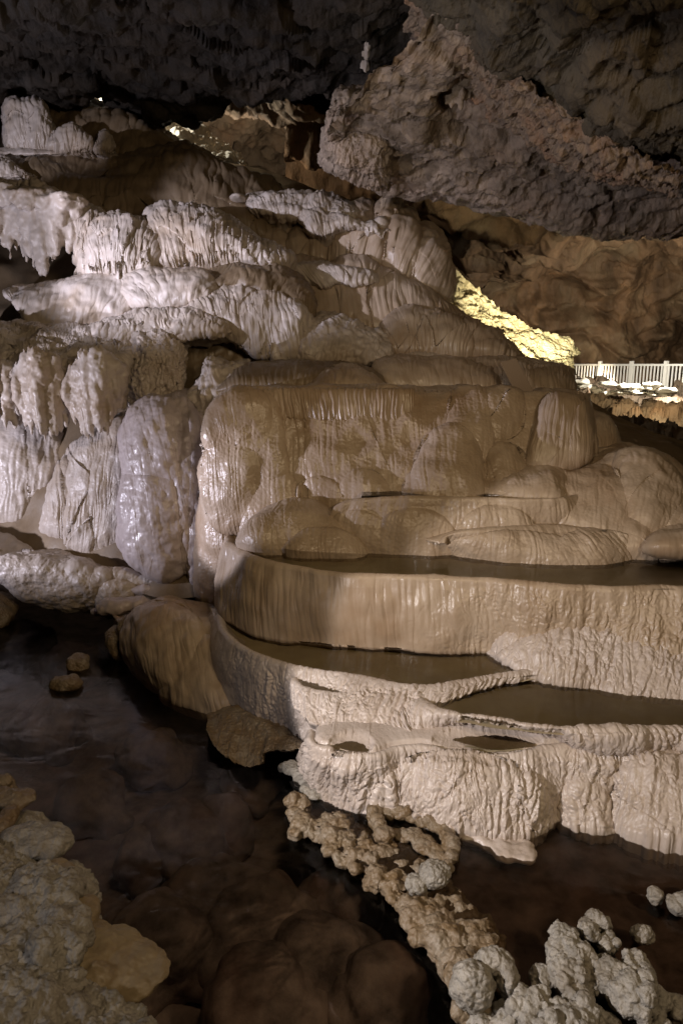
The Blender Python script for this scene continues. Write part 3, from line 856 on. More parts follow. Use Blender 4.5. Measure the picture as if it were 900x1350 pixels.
# ------------------------------------------------------------------ upper left drapes
GE = 'pale draperies of the upper left tiers'
fl = dict(group=GE, rnd=.2, lump=(.05, .35))
panel('flowstone_drapery', 'white dripping face narrowing to a hanging tip left of the middle dome', 'flowstone drapery',
      [(226, 420), (245, 398), (300, 378), (360, 382), (408, 396)], [(232, 418), (270, 422), (302, 440), (340, 466), (372, 474), (395, 462), (412, 440)], [9.2, 9.2, 9.3], [9.0, 9., 9.0], M['white'], bulge=.15, wrap=(.4, .6), cap=1.0,
      nu=380, nv=200, auto=(.25, .7, .07), flute=(.018, .08, 6), hem=(5, 10), **fl)
panel('flowstone_drapery', 'smooth white wedge-shaped block tapering to a point on its left', 'flowstone block',
      [(6, 382), (40, 374), (90, 364), (140, 357), (185, 352), (210, 356)], [(8, 390), (25, 412), (44, 432), (100, 434), (146, 432), (180, 412)], [9.6, 9.4, 9.5], [9.1, 9.1, 9.2], M['white'], bulge=.15, wrap=(.5, .4), cap=1.4,
      nu=380, nv=180, flute=(.01, .1, 5), **fl)
panel('flowstone_drapery', 'pale block tilting down between the wedge block and the long dripping face', 'flowstone block',
      [(140, 374), (175, 354), (230, 350), (270, 354), (300, 378)], [(175, 406), (215, 410), (250, 404), (280, 398)], [9.4, 9.3], [9.05, 9.0], M['white'], bulge=.15, wrap=.4, cap=1.2,
      nu=300, nv=150, flute=(.015, .09, 3), **fl)
panel('flowstone_ledge', 'wrinkled pale shelf bridging above the knobbly column', 'flowstone ledge',
      [(110, 432), (160, 420), (200, 408), (260, 412), (310, 432)], [(110, 442), (180, 452), (230, 448), (310, 440)], 8.9, 8.7, M['white'], bulge=.1, wrap=.3, cap=1.2,
      nu=300, nv=90, auto=(.2, .3, .06), flute=(.02, .07, 3), **fl)
blobs('flowstone_drapery', 'pale drapery with pointed drips at the far left of the second tier', 'flowstone drapery',
      spikes(-220, 34, [240, 230, 240, 250], [330, 306, 320, 352], 9.8, 56, 31, r=.06) + spikes(28, 106, [246, 250, 262, 280], [345, 372, 340, 338], 9.7, 24, 32, r=.06) + spikes(-220, 100, [236, 232, 236, 246, 262], [262, 262, 268, 276, 290], 9.6, 52, 33, r=.09, body=False, wrap=.2),
      M['white'], voxel=.02, smooth=3, lump=(.03, .15), fine=(.006, .04), group=GE)
panel('flowstone_drapery', 'narrow pale drape between the dripping drapery and the hooded drapes', 'flowstone drapery',
      [(98, 286), (108, 276), (126, 280), (140, 294)], [(102, 340), (112, 366), (124, 362), (140, 350)], 9.9, 9.7, M['white'], bulge=.1, wrap=.4, cap=1.0, nu=180, nv=200, auto=(.2, .6, .08), flute=(.02, .06, 6), hem=(6, 8), **fl)
panel('flowstone_drapery', 'hooded pale drape with brown hollow folds on the second tier', 'flowstone drapery',
      [(118, 330), (128, 300), (150, 290), (175, 290), (205, 304), (212, 330)], [(112, 358), (140, 362), (180, 360), (210, 356)], 9.8, 9.5, M['white'], bulge=.2, wrap=.5, cap=1.0, nu=280, nv=180,
      auto=(.25, .9, .14), flute=(.018, .07, 7), hem=(4, 8), **fl)
panel('flowstone_drapery', 'wide pale drape tier with a soft capped top and comb-like folds', 'flowstone drapery',
      [(196, 316), (204, 284), (240, 278), (270, 282), (300, 296), (340, 322), (376, 340)], [(196, 356), (240, 354), (290, 350), (340, 346), (378, 350)], [9.9, 9.9], [9.6, 9.7], M['white'], bulge=.2, wrap=.4, cap=1.5,
      nu=400, nv=170, auto=[(.35, .9, .16)], flute=(.018, .07, 7), hem=(3, 8), **fl)
# third tier and dark mass above
panel('flowstone_mound', 'large mound in shade-dark brown filling the upper left below the ceiling gap', 'flowstone mound',
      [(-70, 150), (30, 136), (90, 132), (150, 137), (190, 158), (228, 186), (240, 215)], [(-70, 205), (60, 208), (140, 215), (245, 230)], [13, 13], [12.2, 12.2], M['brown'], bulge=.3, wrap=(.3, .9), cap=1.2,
      nu=360, nv=170, rnd=.3, auto=(.8, 1., .08), flute=(.03, .15, 5), lump=(.1, .8), group=GE)  # dark brown carries the shade thrown by the ledges below
panel('flowstone_mound', 'long mound in shade-dark brown with a soft overhang above the pale drapery tier', 'flowstone mound',
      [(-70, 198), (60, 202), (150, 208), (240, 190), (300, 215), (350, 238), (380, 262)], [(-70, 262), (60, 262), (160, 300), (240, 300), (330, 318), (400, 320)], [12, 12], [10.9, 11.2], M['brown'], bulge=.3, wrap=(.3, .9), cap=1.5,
      nu=420, nv=200, rnd=.3, auto=(.8, 1., .10), flute=(.03, .15, 5), lump=(.1, .8), group=GE)  # shade of the lower ledge is put into this brown
for lab, top, bot, Y in (
        ('tallest white fluted stump on the high left ledge', [(8, 160), (14, 134), (30, 136), (50, 134), (64, 160)], [(12, 196), (40, 200), (74, 196)], 11.7),
        ('white ribbed hump right of the tallest stump on the high ledge', [(66, 186), (80, 170), (95, 165), (110, 176), (120, 190)], [(66, 198), (95, 199), (121, 198)], 11.6),
        ('smallest white cone at the right end of the high ledge row', [(128, 192), (134, 180), (140, 176), (146, 186)], [(128, 199), (138, 200), (147, 199)], 11.6)):
    panel('flowstone_stump', lab, 'flowstone stump', top, bot, Y + .1, Y, M['white'], bulge=.12, wrap=.35, cap=.5, caprise=-.3, rnd=.2, nu=140, nv=120, flute=(.03, .07, 6), auto=(.25, .8, .08), lump=(.04, .3), group='white stumps on the high left ledge')
panel('flowstone_ledge', 'thin white lit lip of the high left ledge under the stumps', 'flowstone ledge',
      [(-70, 196), (20, 195), (60, 197), (90, 200)], [(-70, 204), (20, 204), (60, 203), (90, 203)], 11.6, 11.5, M['white'], bulge=.03, wrap=(.1, .3), cap=.6, rnd=.05, nu=160, nv=40, flute=(.01, .08, 3), lump=(.03, .2), group=GE)
panel('flowstone_ledge', 'crumbly white ledge at the far left over the dripping drapery', 'flowstone ledge',
      [(-70, 204), (0, 206), (18, 216), (40, 230)], [(-70, 234), (0, 236), (24, 234), (44, 234)], 11.0, 10.7, M['white'], bulge=.1, wrap=(.1, .3), cap=.6, rnd=.1, nu=160, nv=70, flute=(.02, .07, 3), lump=(.06, .2), group=GE)

# ------------------------------------------------------------------ left: hanging cluster, columns
GF = 'pale hanging draperies over the left columns'
panel('flowstone_ledge', 'cauliflower-like pale canopy roofing the hanging draperies on the left', 'flowstone ledge',
      [(-110, 442), (-40, 438), (30, 436), (90, 438), (150, 436), (176, 442)], [(-110, 498), (-40, 500), (30, 505), (90, 500), (150, 490), (168, 470)], [8.9, 8.9], [8.2, 8.3], M['white'], bulge=.05, wrap=(.1, .4), cap=1.4, rnd=.1, nu=760, nv=160,
      auto=[(.3, .2, .12), (.12, .12, .03)], flute=(.015, .06, 3), lump=(.05, .25), group=GF)
for lab, x0, x1, yt, yb, Y, n, sd in (
        ('leftmost pale drapery with a long comb of drips under the canopy', -100, 24, [472, 476, 486], [576, 580, 566], 8.1, 36, 21),
        ('pale drapery with the longest pointed drips, left of the gap', 20, 88, [492, 470, 474, 496], [556, 582, 586, 560], 7.95, 26, 22),
        ('pale drapery ending in brush-like drips under the right of the canopy', 86, 162, [500, 474, 468, 486], [548, 584, 578, 540], 7.9, 28, 23)):
    blobs('flowstone_drapery', lab, 'flowstone drapery', spikes(x0, x1, yt, yb, Y, n, sd), M['white'], voxel=.014, smooth=3, lump=(.02, .12), fine=(.005, .03), group=GF)
panel('flowstone_column', 'knobbly pale column standing right of the hanging draperies', 'flowstone column',
      [(168, 452), (190, 440), (222, 442), (240, 462)], [(176, 548), (190, 556), (220, 552), (240, 540)], 8.6, 8.5, M['white'], bulge=.12, wrap=.45, wp=2.2, cap=.5, rnd=.15, nu=260, nv=280,
      auto=[(.14, .2, .06)], flute=(.02, .05, 4), lump=(.06, .2), fine=(.01, .05))
GG = 'pale columns standing on the left bench'
for lab, top, bot, Y, rows in (
        ('wide pale fluted column at the far left of the bench', [(-240, 560), (-120, 548), (-40, 560), (10, 552), (60, 556), (100, 560)], [(-240, 680), (-120, 688), (-40, 688), (10, 692), (50, 696), (90, 700)], 8.7, 1),
        ('slim pale cone leaning against the middle column', [(78, 640), (84, 612), (92, 604), (100, 620)], [(60, 696), (75, 702), (92, 704), (104, 700)], 8.35, 0),
        ('pale middle column with split top swelling to a broad foot', [(92, 600), (106, 585), (120, 578), (140, 572), (158, 556), (166, 560), (178, 600)], [(82, 712), (110, 722), (150, 726), (186, 716)], 8.2, 0)):
    panel('flowstone_column', lab, 'flowstone column', top, bot, Y + .15, Y - .1, M['white'], bulge=.14, wrap=.5, wp=2.2, cap=.5, rnd=.2, nu=280, nv=280, auto=(.35, 1.6, .12), flute=(.014, .07, 8), lump=(.05, .4), fine=(.003, .03), group=GG)
panel('flowstone_column', 'glossy lavender-grey bulging column with wet highlights', 'flowstone column',
      [(168, 590), (172, 556), (190, 532), (215, 522), (245, 520), (268, 532), (280, 560)], [(166, 700), (186, 728), (215, 744), (250, 756), (266, 764), (290, 690)], [7.95, 7.85], [7.5, 7.4, 7.4], M['gloss'], bulge=.15, wrap=(.6, .5), wp=2.3, cap=.6, rnd=.25,
      nu=420, nv=380, bumps=[(210, 590, 44, 66, .22), (206, 690, 42, 100, .22), (246, 640, 24, 110, .15), (264, 700, 22, 70, .13), (232, 560, 22, 40, .1)], auto=(.2, 1.2, .02), flute=(.008, .10, 7), lump=(.03, .25), fine=(.003, .05))
panel('flowstone_block', 'rough pale block wedged behind the glossy column and the main wall', 'flowstone block',
      [(244, 520), (262, 500), (275, 474), (300, 482), (330, 478)], [(250, 560), (262, 600), (275, 620), (290, 600), (300, 520)], 8.1, 7.7, M['white'], bulge=.1, wrap=.3, cap=.6, rnd=.15, nu=220, nv=220, flute=(.02, .07, 4), lump=(.06, .25))

# bench
panel('stone_bench', 'long pale stone bench with a rough rounded front beside the dark stream', 'stone bench',
      [(-280, 690), (-150, 694), (-60, 706), (0, 728), (60, 740), (120, 748), (170, 752), (215, 764), (262, 776)], [(-280, 716), (-150, 722), (-60, 738), (0, 757), (50, 780), (90, 796), (140, 800), (200, 790), (262, 790)], [7.9, 7.7, 7.5], [7.7, 7.7, 7.75], M['white'], bulge=.1, wrap=(.1, .3), cap=1.5, caprise=.12,
      under=.8, uz=-.1, rnd=.25, nu=760, nv=160, bumps=[(55, 770, 80, 45, .14), (118, 778, 30, 35, .08), (155, 788, 30, 24, .16)], lump=(.06, .4), fine=(.010, .06))
panel('flowstone_apron', 'smooth brown rounded apron curving down to the stream below the small grey pool', 'flowstone apron',
      [(140, 800), (160, 812), (200, 800), (240, 806), (300, 812)], [(168, 858), (190, 890), (240, 932), (290, 950), (330, 960)], [6.9, 6.5, 6.3, 6.2], [6.6, 6.2, 5.7, 5.5, 5.3], M['flow'], bulge=.12, wrap=(.5, .1), wp=3, cap=.5, caprise=-.05, rnd=.2,
      nu=420, nv=200, bumps=[(215, 850, 55, 60, .12), (270, 900, 60, 60, .08)], flute=(.006, .07, 5), lump=(.04, .4))
blobs('wet_rim', 'wet knobbly pale rim around the small grey pool', 'rimstone', [zblob(152, 800, .40, .22, .14, .10), zblob(178, 796, .42, .2, .12, .08), zblob(205, 804, .40, .24, .10, .07), zblob(240, 812, .40, .22, .08, .06), zblob(275, 812, .40, .2, .07, .05), zblob(190, 778, .44, .22, .10, .07), zblob(150, 775, .42, .18, .14, .12), zblob(132, 806, .3, .12, .1, .05)],
      M['gloss'], voxel=.02, smooth=6, lump=(.03, .12), fine=(.006, .03))
blobs('shelfstone', 'yellowish bumpy lump hanging over the stream left of the brown apron', 'shelfstone', [zblob(156, 842, .16, .13, .2, .16), zblob(170, 830, .3, .12, .14, .16), zblob(158, 858, .08, .1, .1, .1)], M['ochre'], voxel=.02, lump=(.02, .1))
o = panel('shelfstone', 'flat wet shelfstone plate with a scalloped pale edge over the stream', 'shelfstone',
      [(274, 942), (300, 940), (340, 952), (380, 968), (404, 980)], [(272, 960), (284, 984), (304, 1002), (326, 1012), (345, 1006), (348, 992), (385, 988), (408, 986)], [5.35, 5.0, 4.75], [4.95, 4.72, 4.65, 4.7, 4.6], M['ochre'], bulge=0, wrap=.05, cap=.2, caprise=0, under=.2, uz=-.12,
      rnd=.0, nu=320, nv=120, lump=(.015, .12), fine=(.006, .04), hem=(3, 10))

# ------------------------------------------------------------------ near stone: rim of the front pool
GH = 'knobbly coral-like stones near the front'
def chain(pts, z, r, rz, n, jit, seed):
    rg = np.random.RandomState(seed)
    c = catmull(np.asarray(pts, float), n)
    out = []
    for i in range(n):
        q = onz(c[i, 0], c[i, 1], z)
        rr = r * rg.uniform(.7, 1.35)
        out.append((q[0] + rg.uniform(-jit, jit), q[1] + rg.uniform(-jit, jit), z + rg.uniform(-.02, .03), rr, rr * rg.uniform(.8, 1.2), rz * rg.uniform(.7, 1.3)))
    return out
it = chain([(398, 1050), (390, 1070), (395, 1090), (430, 1104), (465, 1130), (500, 1160), (530, 1190), (560, 1215)], .035, .065, .04, 44, .05, 1)
it += chain([(560, 1215), (590, 1240), (610, 1270), (618, 1300), (625, 1330)], .04, .085, .06, 26, .05, 2)
it += chain([(440, 1092), (500, 1130), (545, 1165), (590, 1215), (630, 1275)], .0, .15, .055, 22, .03, 5)
blobs('pool_rim', 'long ochre and white knobbly rim snaking between stream and front pool', 'rimstone', it, M['ochre'], voxel=.008, smooth=8, lump=(.03, .08), knob=(.012, .03), fine=(.004, .012))
it = chain([(492, 1072), (500, 1090), (505, 1105)], .10, .05, .05, 6, .01, 3) + chain([(505, 1068), (545, 1078), (580, 1092), (598, 1120), (588, 1138)], .10, .04, .04, 14, .01, 4) + chain([(520, 1100), (550, 1110), (575, 1128)], .06, .06, .03, 6, .02, 6)
blobs('pool_rim', 'small curled rim enclosing a tiny basin just below the front wall', 'rimstone', it, M['ochre'], voxel=.008, smooth=5, lump=(.012, .05), knob=(.008, .025))
it = chain([(590, 1085), (620, 1105), (650, 1118), (690, 1128)], .03, .09, .035, 10, .01, 8)
blobs('shelfstone', 'thin pale shelf sliding out under the front wall into the pool', 'shelfstone', it, M['gour'], voxel=.01, smooth=8, lump=(.012, .07), knob=(.006, .03))
it = chain([(372, 1010), (385, 1012), (398, 1030), (410, 1046), (425, 1052)], .07, .05, .04, 10, .015, 9)
blobs('coral_string', 'string of small tan knobs at the left foot of the front wall', 'cave coral', it, M['coral'], voxel=.008, smooth=4, lump=(.01, .04))
blobs('coral_stone', 'round popcorn-textured stone ball on the long ochre rim', 'cave coral', [zblob(573, 1152, .18, .085, .08, .07), zblob(548, 1166, .14, .06, .05, .05)], M['coral'], voxel=.006, smooth=3, lump=(.01, .05), knob=(.012, .022), group=GH)
blobs('coral_stone', 'ring-shaped crusty stone with a hollow side near the bottom edge', 'cave coral', [zblob(622, 1300, .16, .10, .09, .11), zblob(650, 1268, .2, .09, .06, .06), zblob(668, 1290, .16, .05, .07, .08)], M['coral'], voxel=.006, smooth=3, lump=(.012, .05), knob=(.01, .02), group=GH)
blobs('coral_stone', 'small oval crusty stone alone in the dark pool', 'cave coral', [zblob(846, 1232, .1, .06, .045, .05)], M['coral'], voxel=.006, smooth=3, lump=(.008, .04), knob=(.009, .018), group=GH)
blobs('coral_stone', 'flat layered crusty stone at the right edge of the pool', 'cave coral', [zblob(900, 1192, .12, .09, .06, .05), zblob(930, 1185, .12, .12, .1, .06), zblob(862, 1182, .1, .04, .04, .05)], M['coral'], voxel=.007, smooth=3, lump=(.012, .05), knob=(.01, .022), group=GH)
rg = np.random.RandomState(5)
def popcorn(pts, z0, seed):
    rg = np.random.RandomState(seed); out = []
    for (px, py, r, h) in pts:
        r = r * 1.12
        c = onz(px, py, z0 + h)
        out.append((c[0], c[1], c[2], r, r, r * .9))
        out.append((c[0], c[1] + r * .2, (c[2] - .2) / 2, r * .75, r * .75, max(.05, (c[2] + .2) / 2)))
        for k in range(5):
            a = rg.uniform(0, 6.28); e = rg.uniform(-.2, .9)
            out.append((c[0] + math.cos(a) * r * .8, c[1] + math.sin(a) * r * .8, c[2] + e * r * .8, r * .42, r * .42, r * .4))
    return out
blobs('coral_cluster', 'tall cauliflower cluster of cave coral rising from the front pool', 'cave coral',
      popcorn([(742, 1232, .05, .2), (735, 1255, .055, .16), (765, 1262, .06, .17), (745, 1285, .075, .14), (790, 1215, .04, .22), (775, 1225, .045, .2), (785, 1290, .06, .12), (718, 1290, .06, .1), (800, 1245, .04, .16), (758, 1310, .07, .1)], 0, 3),
      M['coral'], voxel=.006, smooth=5, lump=(.022, .06), knob=(.010, .018), fine=(.004, .01), group=GH)
blobs('coral_cluster', 'broad blunt coral lump right of the cauliflower cluster', 'cave coral',
      popcorn([(805, 1290, .08, .14), (830, 1312, .09, .14), (845, 1285, .06, .14), (838, 1268, .045, .17), (860, 1320, .07, .08)], 0, 4), M['coral'], voxel=.007, smooth=4, lump=(.022, .07), knob=(.009, .018), fine=(.004, .01), group=GH)
blobs('coral_cluster', 'low crusty coral mass along the bottom edge between the ring stone and the clusters', 'cave coral',
      popcorn([(700, 1330, .08, .12), (735, 1345, .07, .12), (760, 1352, .08, .1), (670, 1348, .06, .04), (800, 1350, .05, .05), (712, 1372, .08, .1), (900, 1335, .06, .05), (640, 1370, .1, -.02), (690, 1400, .12, .02), (860, 1380, .08, .02)], 0, 6), M['coral'], voxel=.007, smooth=4, lump=(.022, .07), knob=(.010, .018), fine=(.004, .01), group=GH)

# bottom left shelf
GI = 'tan shelfstones at the near left bank'
def zb(px, py, z, rpx, rpy, rz):
    c = onz(px, py, z); k = np.linalg.norm(c - np.array([0, 0, CAMZ])) / 900
    return (c[0], c[1], c[2], rpx * k, rpy * k * 1.25, rz)
blobs('bank_rock', 'big crusted grey bank rock, heaped and pitted, at the near left', 'bank rock',
      [zb(58, 1172, .44, 40, 26, .08), zb(30, 1205, .40, 42, 26, .09), zb(75, 1205, .42, 26, 20, .07), zb(85, 1238, .42, 28, 24, .10), zb(62, 1262, .42, 22, 20, .10), zb(20, 1255, .36, 40, 34, .12),
       zb(30, 1300, .34, 44, 26, .12), zb(78, 1296, .38, 26, 14, .06), zb(100, 1310, .34, 30, 12, .05), zb(120, 1335, .30, 34, 18, .06), zb(60, 1340, .34, 50, 24, .10), zb(160, 1352, .24, 26, 18, .06), zb(0, 1340, .36, 50, 40, .14), zb(100, 1375, .28, 90, 24, .10),
       zb(20, 1280, .05, 70, 110, .3), zb(-30, 1230, .2, 60, 90, .25), zb(90, 1330, .05, 50, 60, .25), zb(-120, 1250, .25, 120, 120, .3), zb(-60, 1160, .2, 60, 50, .25), zb(-100, 1400, .25, 160, 100, .3)],
      M['coral'], voxel=.007, smooth=5, lump=(.035, .10), knob=(.014, .04), fine=(.008, .015))
blobs('shelfstone', 'broad smooth tan plate overhanging the stream, largest of the near bank plates', 'shelfstone',
      [zb(140, 1262, .30, 44, 34, .035), zb(184, 1278, .28, 33, 26, .03), zb(172, 1262, .29, 30, 22, .03), zb(110, 1250, .33, 34, 30, .05), zb(160, 1300, .26, 40, 18, .035), zb(125, 1290, .32, 20, 14, .05), zb(190, 1296, .27, 16, 14, .03)], M['tan'], voxel=.007, smooth=8, lump=(.012, .09), fine=(.003, .02), group=GI)
blobs('shelfstone', 'smooth tan rounded lobe just above the broad overhanging plate', 'shelfstone', [zb(108, 1203, .36, 20, 18, .06), zb(98, 1212, .34, 26, 22, .06)], M['tan'], voxel=.007, smooth=8, lump=(.01, .1), fine=(.002, .02), group=GI)
blobs('shelfstone', 'narrow tan lobe clinging to the crusted bank rock, uppermost of its tan lobes', 'shelfstone', [zb(84, 1160, .38, 14, 18, .06), zb(72, 1150, .38, 16, 14, .06)], M['tan'], voxel=.007, smooth=6, lump=(.01, .1), fine=(.002, .02), group=GI)
blobs('shelfstone', 'scallop-shaped crusted stone above the big bank rock', 'shelfstone', [zb(45, 1108, .40, 42, 22, .06), zb(70, 1112, .38, 22, 20, .05), zb(20, 1122, .38, 22, 14, .05), zb(40, 1120, .1, 30, 20, .25)], M['coral'], voxel=.009, smooth=6, lump=(.015, .07), knob=(.006, .022), group=GI)
blobs('shelfstone', 'small tan lobed stone second from the top at the near left bank', 'shelfstone', [zb(22, 1052, .40, 22, 13, .04), zb(2, 1050, .40, 12, 12, .04), zb(5, 1085, .38, 12, 26, .05), zb(12, 1065, .1, 12, 12, .25)], M['ochre'], voxel=.009, smooth=6, lump=(.012, .06), group=GI)
blobs('shelfstone', 'tiny tan stone topmost at the near left bank', 'shelfstone', [zb(4, 1030, .40, 11, 8, .04)], M['ochre'], voxel=.009, smooth=6, lump=(.012, .06), group=GI)

# loose pale stones in the stream
blobs('stream_stone', 'rounded yellow stone standing out of the stream, upper of the near pair', 'stone', [zb(103, 875, .03, 15, 11, .10)], M['ochre'], voxel=.012, lump=(.03, .12), group='loose stones in the stream')
blobs('stream_stone', 'flat elongated yellow stone in the stream, lower of the near pair', 'stone', [zb(84, 902, .03, 18, 9, .08), zb(96, 900, .03, 12, 9, .08)], M['ochre'], voxel=.012, lump=(.025, .12), group='loose stones in the stream')
blobs('stream_stone', 'large yellow stone jutting in at the far left of the stream', 'stone', [zb(-2, 802, .12, 22, 22, .2), zb(-8, 812, .1, 20, 18, .2)], M['ochre'], voxel=.02, lump=(.04, .2), group='loose stones in the stream')

# boulders under the stream water
rg = np.random.RandomState(12)
spots = [(240, 1115, .34, .3), (190, 1135, .2, .25), (300, 1095, .22, .3), (290, 1200, .4, .3), (340, 1225, .4, .32), (220, 1250, .35, .3), (120, 1060, .3, .25), (60, 960, .35, .3), (200, 1000, .3, .25),
         (100, 880, .4, .28), (30, 850, .4, .3), (420, 1280, .35, .3), (500, 1320, .3, .3), (350, 1330, .35, .3), (330, 1030, .25, .2), (450, 1190, .3, .22), (700, 1170, .35, .2), (820, 1150, .35, .2), (880, 1270, .2, .15), (680, 1220, .2, .2)]
for i, (px, py, r, hh) in enumerate(spots):
    if i in (0, 2, 3, 4, 11): hh -= .01
    c = onz(px, py, -.36)
    it = [(c[0], c[1], -.36, r, r * .8, hh)]
    for k in range(4):
        a = rg.uniform(0, 6.28)
        it.append((c[0] + math.cos(a) * r * .7, c[1] + math.sin(a) * r * .6, -.45, r * rg.uniform(.3, .6), r * rg.uniform(.3, .6), hh * rg.uniform(.5, .9)))
    blobs('sunken_boulder', 'dark reddish boulder lying under the stream water', 'boulder', it, M['bed'], voxel=.03, smooth=4, lump=(.06, .25), group='boulders under the stream water')

# ------------------------------------------------------------------ far right: bank, slabs, handrail
rocksheet('far_bank', [[(700, 514), (760, 516), (950, 520)], [(700, 530), (820, 545), (950, 545)], [(700, 600), (860, 580), (950, 600)], [(760, 720), (950, 720)]], [24, 20, 15, 10.5], M['rock'], nu=400, nv=260,
          label='lamp-lit lumpy brown bank of rock below the white handrail', kind='thing', cat='rock bank', big=(.3, 1.5), mid=(.12, .5), facet=(.35, .8), seed=51.)
root = bpy.data.objects.new('handrail', None); COL.objects.link(root)
tag(root, 'cream painted baluster handrail along the lit walkway at the cave wall', 'handrail')
A = P(745, 513, 27.); B = P(930, 520, 22.); A[2] = B[2] = (A[2] + B[2]) / 2
RH = .92
root.location = A
d = (B - A); Lr = np.linalg.norm(d); d /= Lr
def part(name, v, f, mat, parent=root):
    return mesh_obj(name, np.array(v), f, mat, parent, smooth=False)
side = np.array([0, 0, 1.])
part('top_rail', *beam(A + side * RH, B + side * RH, .07, .09, side), M['rail'])
part('bottom_rail', *beam(A + side * .08, B + side * .08, .07, .06, side), M['rail'])
np_ = int(Lr / 1.35)
for i in range(np_ + 1):
    q = A + d * (i * 1.35 + .2)
    part('post', *beam(q, q + side * (RH + .13), .11, .11, d), M['rail'])
nb_ = int(Lr / .135)
for i in range(min(nb_, 98)):
    q = A + d * (i * .135 + .05)
    part('baluster', *beam(q + side * .08, q + side * RH, .038, .038, d), M['rail'])
v, f = beam(A - side * .12 + np.array([0, .6, 0]), B - side * .12 + np.array([0, .6, 0]), 1.6, .18, np.array([0, 1., 0]))
o = mesh_obj('walkway', v, f, M['slab'], smooth=False); tag(o, kind='structure')
rg = np.random.RandomState(8)
for i in range(16):
    px = 756 + i * 8 + rg.uniform(-3, 3); py = rg.uniform(503, 519) - (0 if i < 8 else -2)
    it = [pxblob(px, py, 21.5 - i * .15, rg.uniform(18, 34), rg.uniform(3, 6), .5)]
    blobs('pale_slab', 'flat white limestone slab among the jumbled slabs below the handrail', 'stone slab', it, M['slab'], voxel=.05, smooth=1, lump=(.08, .3), group='jumbled white slabs below the handrail')

# rock that the hidden yellow lamp lights
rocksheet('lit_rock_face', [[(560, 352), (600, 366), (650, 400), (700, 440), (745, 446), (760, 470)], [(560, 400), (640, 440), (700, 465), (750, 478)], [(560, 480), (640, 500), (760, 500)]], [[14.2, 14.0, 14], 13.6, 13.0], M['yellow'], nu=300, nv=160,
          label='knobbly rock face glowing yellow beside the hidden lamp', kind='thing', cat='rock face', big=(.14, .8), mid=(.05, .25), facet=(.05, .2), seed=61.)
rocksheet('lit_rock_face', [[(130, 112), (170, 118), (240, 160), (310, 205)], [(130, 140), (200, 190), (330, 240)]], [16.5, 15.5], M['slab'], nu=160, nv=60,
          label='small rock sliver catching bright light in the gap under the ceiling', kind='thing', cat='rock face', big=(.1, .8), mid=(.1, .4), facet=(.1, .35), seed=71.)

# ceiling things
blobs('stalactite', 'stubby fluted stalactite cluster hanging at the edge of the grey ceiling slab', 'stalactite', spikes(576, 636, [78, 70, 76], [136, 150, 132], 8.2, 13, 44, r=.035, rag=.1, wrap=.3), M['rockgrey'], voxel=.016, smooth=3, lump=(.02, .12), fine=(.008, .03))
panel('stalactite', 'crusted hanging rock knob at the left tip of the grey ceiling slab', 'stalactite',
      [(442, 150), (446, 128), (470, 122), (500, 128), (512, 150)], [(426, 194), (450, 212), (480, 222), (510, 228)], 9.3, 9.2, M['rockgrey'], bulge=.2, wrap=.5, wp=2.2, cap=.4, caprise=.2, rnd=.1, nu=220, nv=220, auto=(.2, .4, .08), lump=(.06, .25), fine=(.02, .08), flute=(.02, .07, 4))
for lab, px, py in (('faint grey stalactite alone in the dark ceiling recess', 484, 50), ('pale fluted tip at the upper left corner of the ceiling', 30, 6), ('thin pale spur near the top of the dark ceiling', 92, 8)):
    w = {484: 16, 30: 56, 92: 12}[px]
    panel('stalactite', lab, 'stalactite', [(px - w / 2, py - 22), (px, py - 28), (px + w / 2, py - 22)], [(px - w / 2 + 2, py + 8), (px, py + 16), (px + w / 2 - 2, py + 6)], 9.0 if px == 484 else 8.6, 8.9 if px == 484 else 8.5, M['white'],
          bulge=.08, wrap=.25, wp=2.2, cap=.3, caprise=.3, rnd=.05, nu=100, nv=120, flute=(.02, .05, 7), lump=(.03, .2), group='small pale stalactites of the dark ceiling')

# ------------------------------------------------------------------ light
def look(o, tgt):
    o.rotation_euler = (Vector(tgt) - o.location).to_track_quat('-Z', 'Y').to_euler()
def spot(name, loc, tgt, power, col, angle, blend=.3, size=.05):
    l = bpy.data.lights.new(name, 'SPOT'); l.energy = power; l.color = col; l.spot_size = math.radians(angle); l.spot_blend = blend; l.shadow_soft_size = size
    o = bpy.data.objects.new(name, l); COL.objects.link(o); o.location = loc; look(o, tgt); return o
def point(name, loc, power, col, size=.1):
    l = bpy.data.lights.new(name, 'POINT'); l.energy = power; l.color = col; l.shadow_soft_size = size
    o = bpy.data.objects.new(name, l); COL.objects.link(o); o.location = loc; return o
def area(name, loc, tgt, power, col, size):
    l = bpy.data.lights.new(name, 'AREA'); l.energy = power; l.color = col; l.size = size
    o = bpy.data.objects.new(name, l); COL.objects.link(o); o.location = loc; look(o, tgt); return o
COOL = (.85, .82, 1.0); WARM = (1.0, .75, .46); YEL = (1.0, .91, .64)
spot('left_key_fill', (-7.0, 5.3, 1.5), P(200, 385, 9.2), 1120, COOL, 80, .4)
spot('left_key_fill', (-7.0, 4.6, 4.5), P(440, 315, 11.2), 2400, COOL, 32, .6)  # extra spot added to balance the dimmer upper tiers
spot('left_key_fill', (-7.0, 4.6, 4.5), P(60, 172, 11.7), 1300, COOL, 15, .5)  # dedicated spot added only to light the stumps
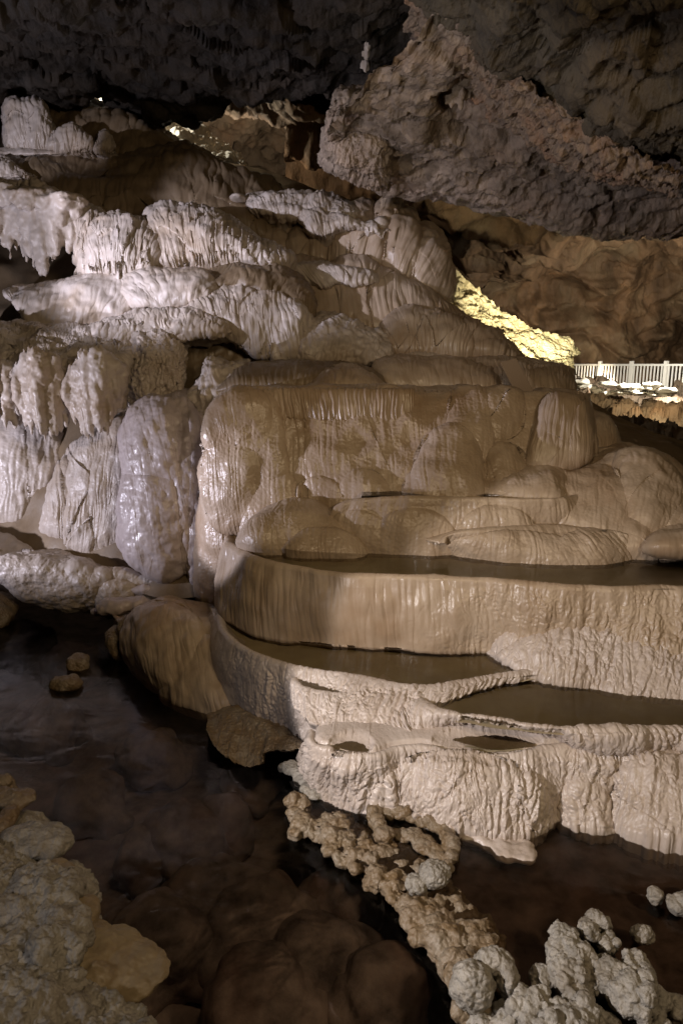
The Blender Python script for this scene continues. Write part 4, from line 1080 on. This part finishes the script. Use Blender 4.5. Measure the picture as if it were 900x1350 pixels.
spot('lamp_front', (-3.0, 1.3, 2.5), P(840, 955, 4.6), 940, (1., .91, .87), 43, .2)
spot('left_key_fill', (-6.2, 5.2, 1.3), P(290, 670, 6.6), 1100, COOL, 18, .3)  # narrow spot added to brighten the main wall's left flank
spot('bank_fill', (-3.2, .6, 2.2), P(60, 1220, 2.3), 85, (.95, .92, 1.), 60, .6)  # added spot without a known fixture, lifts the dim bank
area('warm_fill', (3.0, -.5, 4.4), (0, 7, 1.6), 90, WARM, .5)  # soft fill added for cave lamps out of view
area('warm_fill_left', (.5, 2.0, 5.0), (-2.5, 9, 3), 60, WARM, .6)  # second added warm fill, no visible source, for the upper left
spot('lamp_behind', P(705, 500, 11.2), P(675, 445, 13.8), 2100, YEL, 64, .8)
spot('walkway_fill', P(800, 515, 25), P(800, 440, 30), 360, (1, .8, .56), 140, .9)  # added fill on the far wall, in place of unseen lamps
spot('walkway_fill', P(880, 470, 19.0), P(835, 512, 22.5), 1300, (1, .94, .82), 150, .5)  # added fill for the handrail and slabs, source unseen
spot('walkway_fill', P(885, 480, 15.5), P(840, 555, 19), 420, (1, .82, .52), 100, .8)  # added fill that brightens the far bank, source unseen
spot('lamp_ceiling', (-1.5, 4.5, 3.4), P(720, 200, 9.0), 250, (1., .92, .86), 64, .6)
point('lamp_gap', P(156, 134, 15.3), 300, (1., .95, .8), .05)
point('lamp_hollow', P(300, 225, 16.8), 110, (1, .84, .64), .1)

w = bpy.data.worlds.new('World'); sc.world = w; w.use_nodes = True
w.node_tree.nodes['Background'].inputs['Color'].default_value = (.9, .8, .7, 1)
w.node_tree.nodes['Background'].inputs['Strength'].default_value = .01

sc.view_settings.view_transform = 'Standard'
sc.view_settings.look = 'None'
sc.view_settings.exposure = 0
sc.cycles.use_denoising = True
sc.cycles.max_bounces = 5
sc.cycles.diffuse_bounces = 3
sc.cycles.glossy_bounces = 2
sc.cycles.transparent_max_bounces = 6
sc.cycles.caustics_reflective = False
sc.cycles.caustics_refractive = False
sc.cycles.sample_clamp_indirect = 4
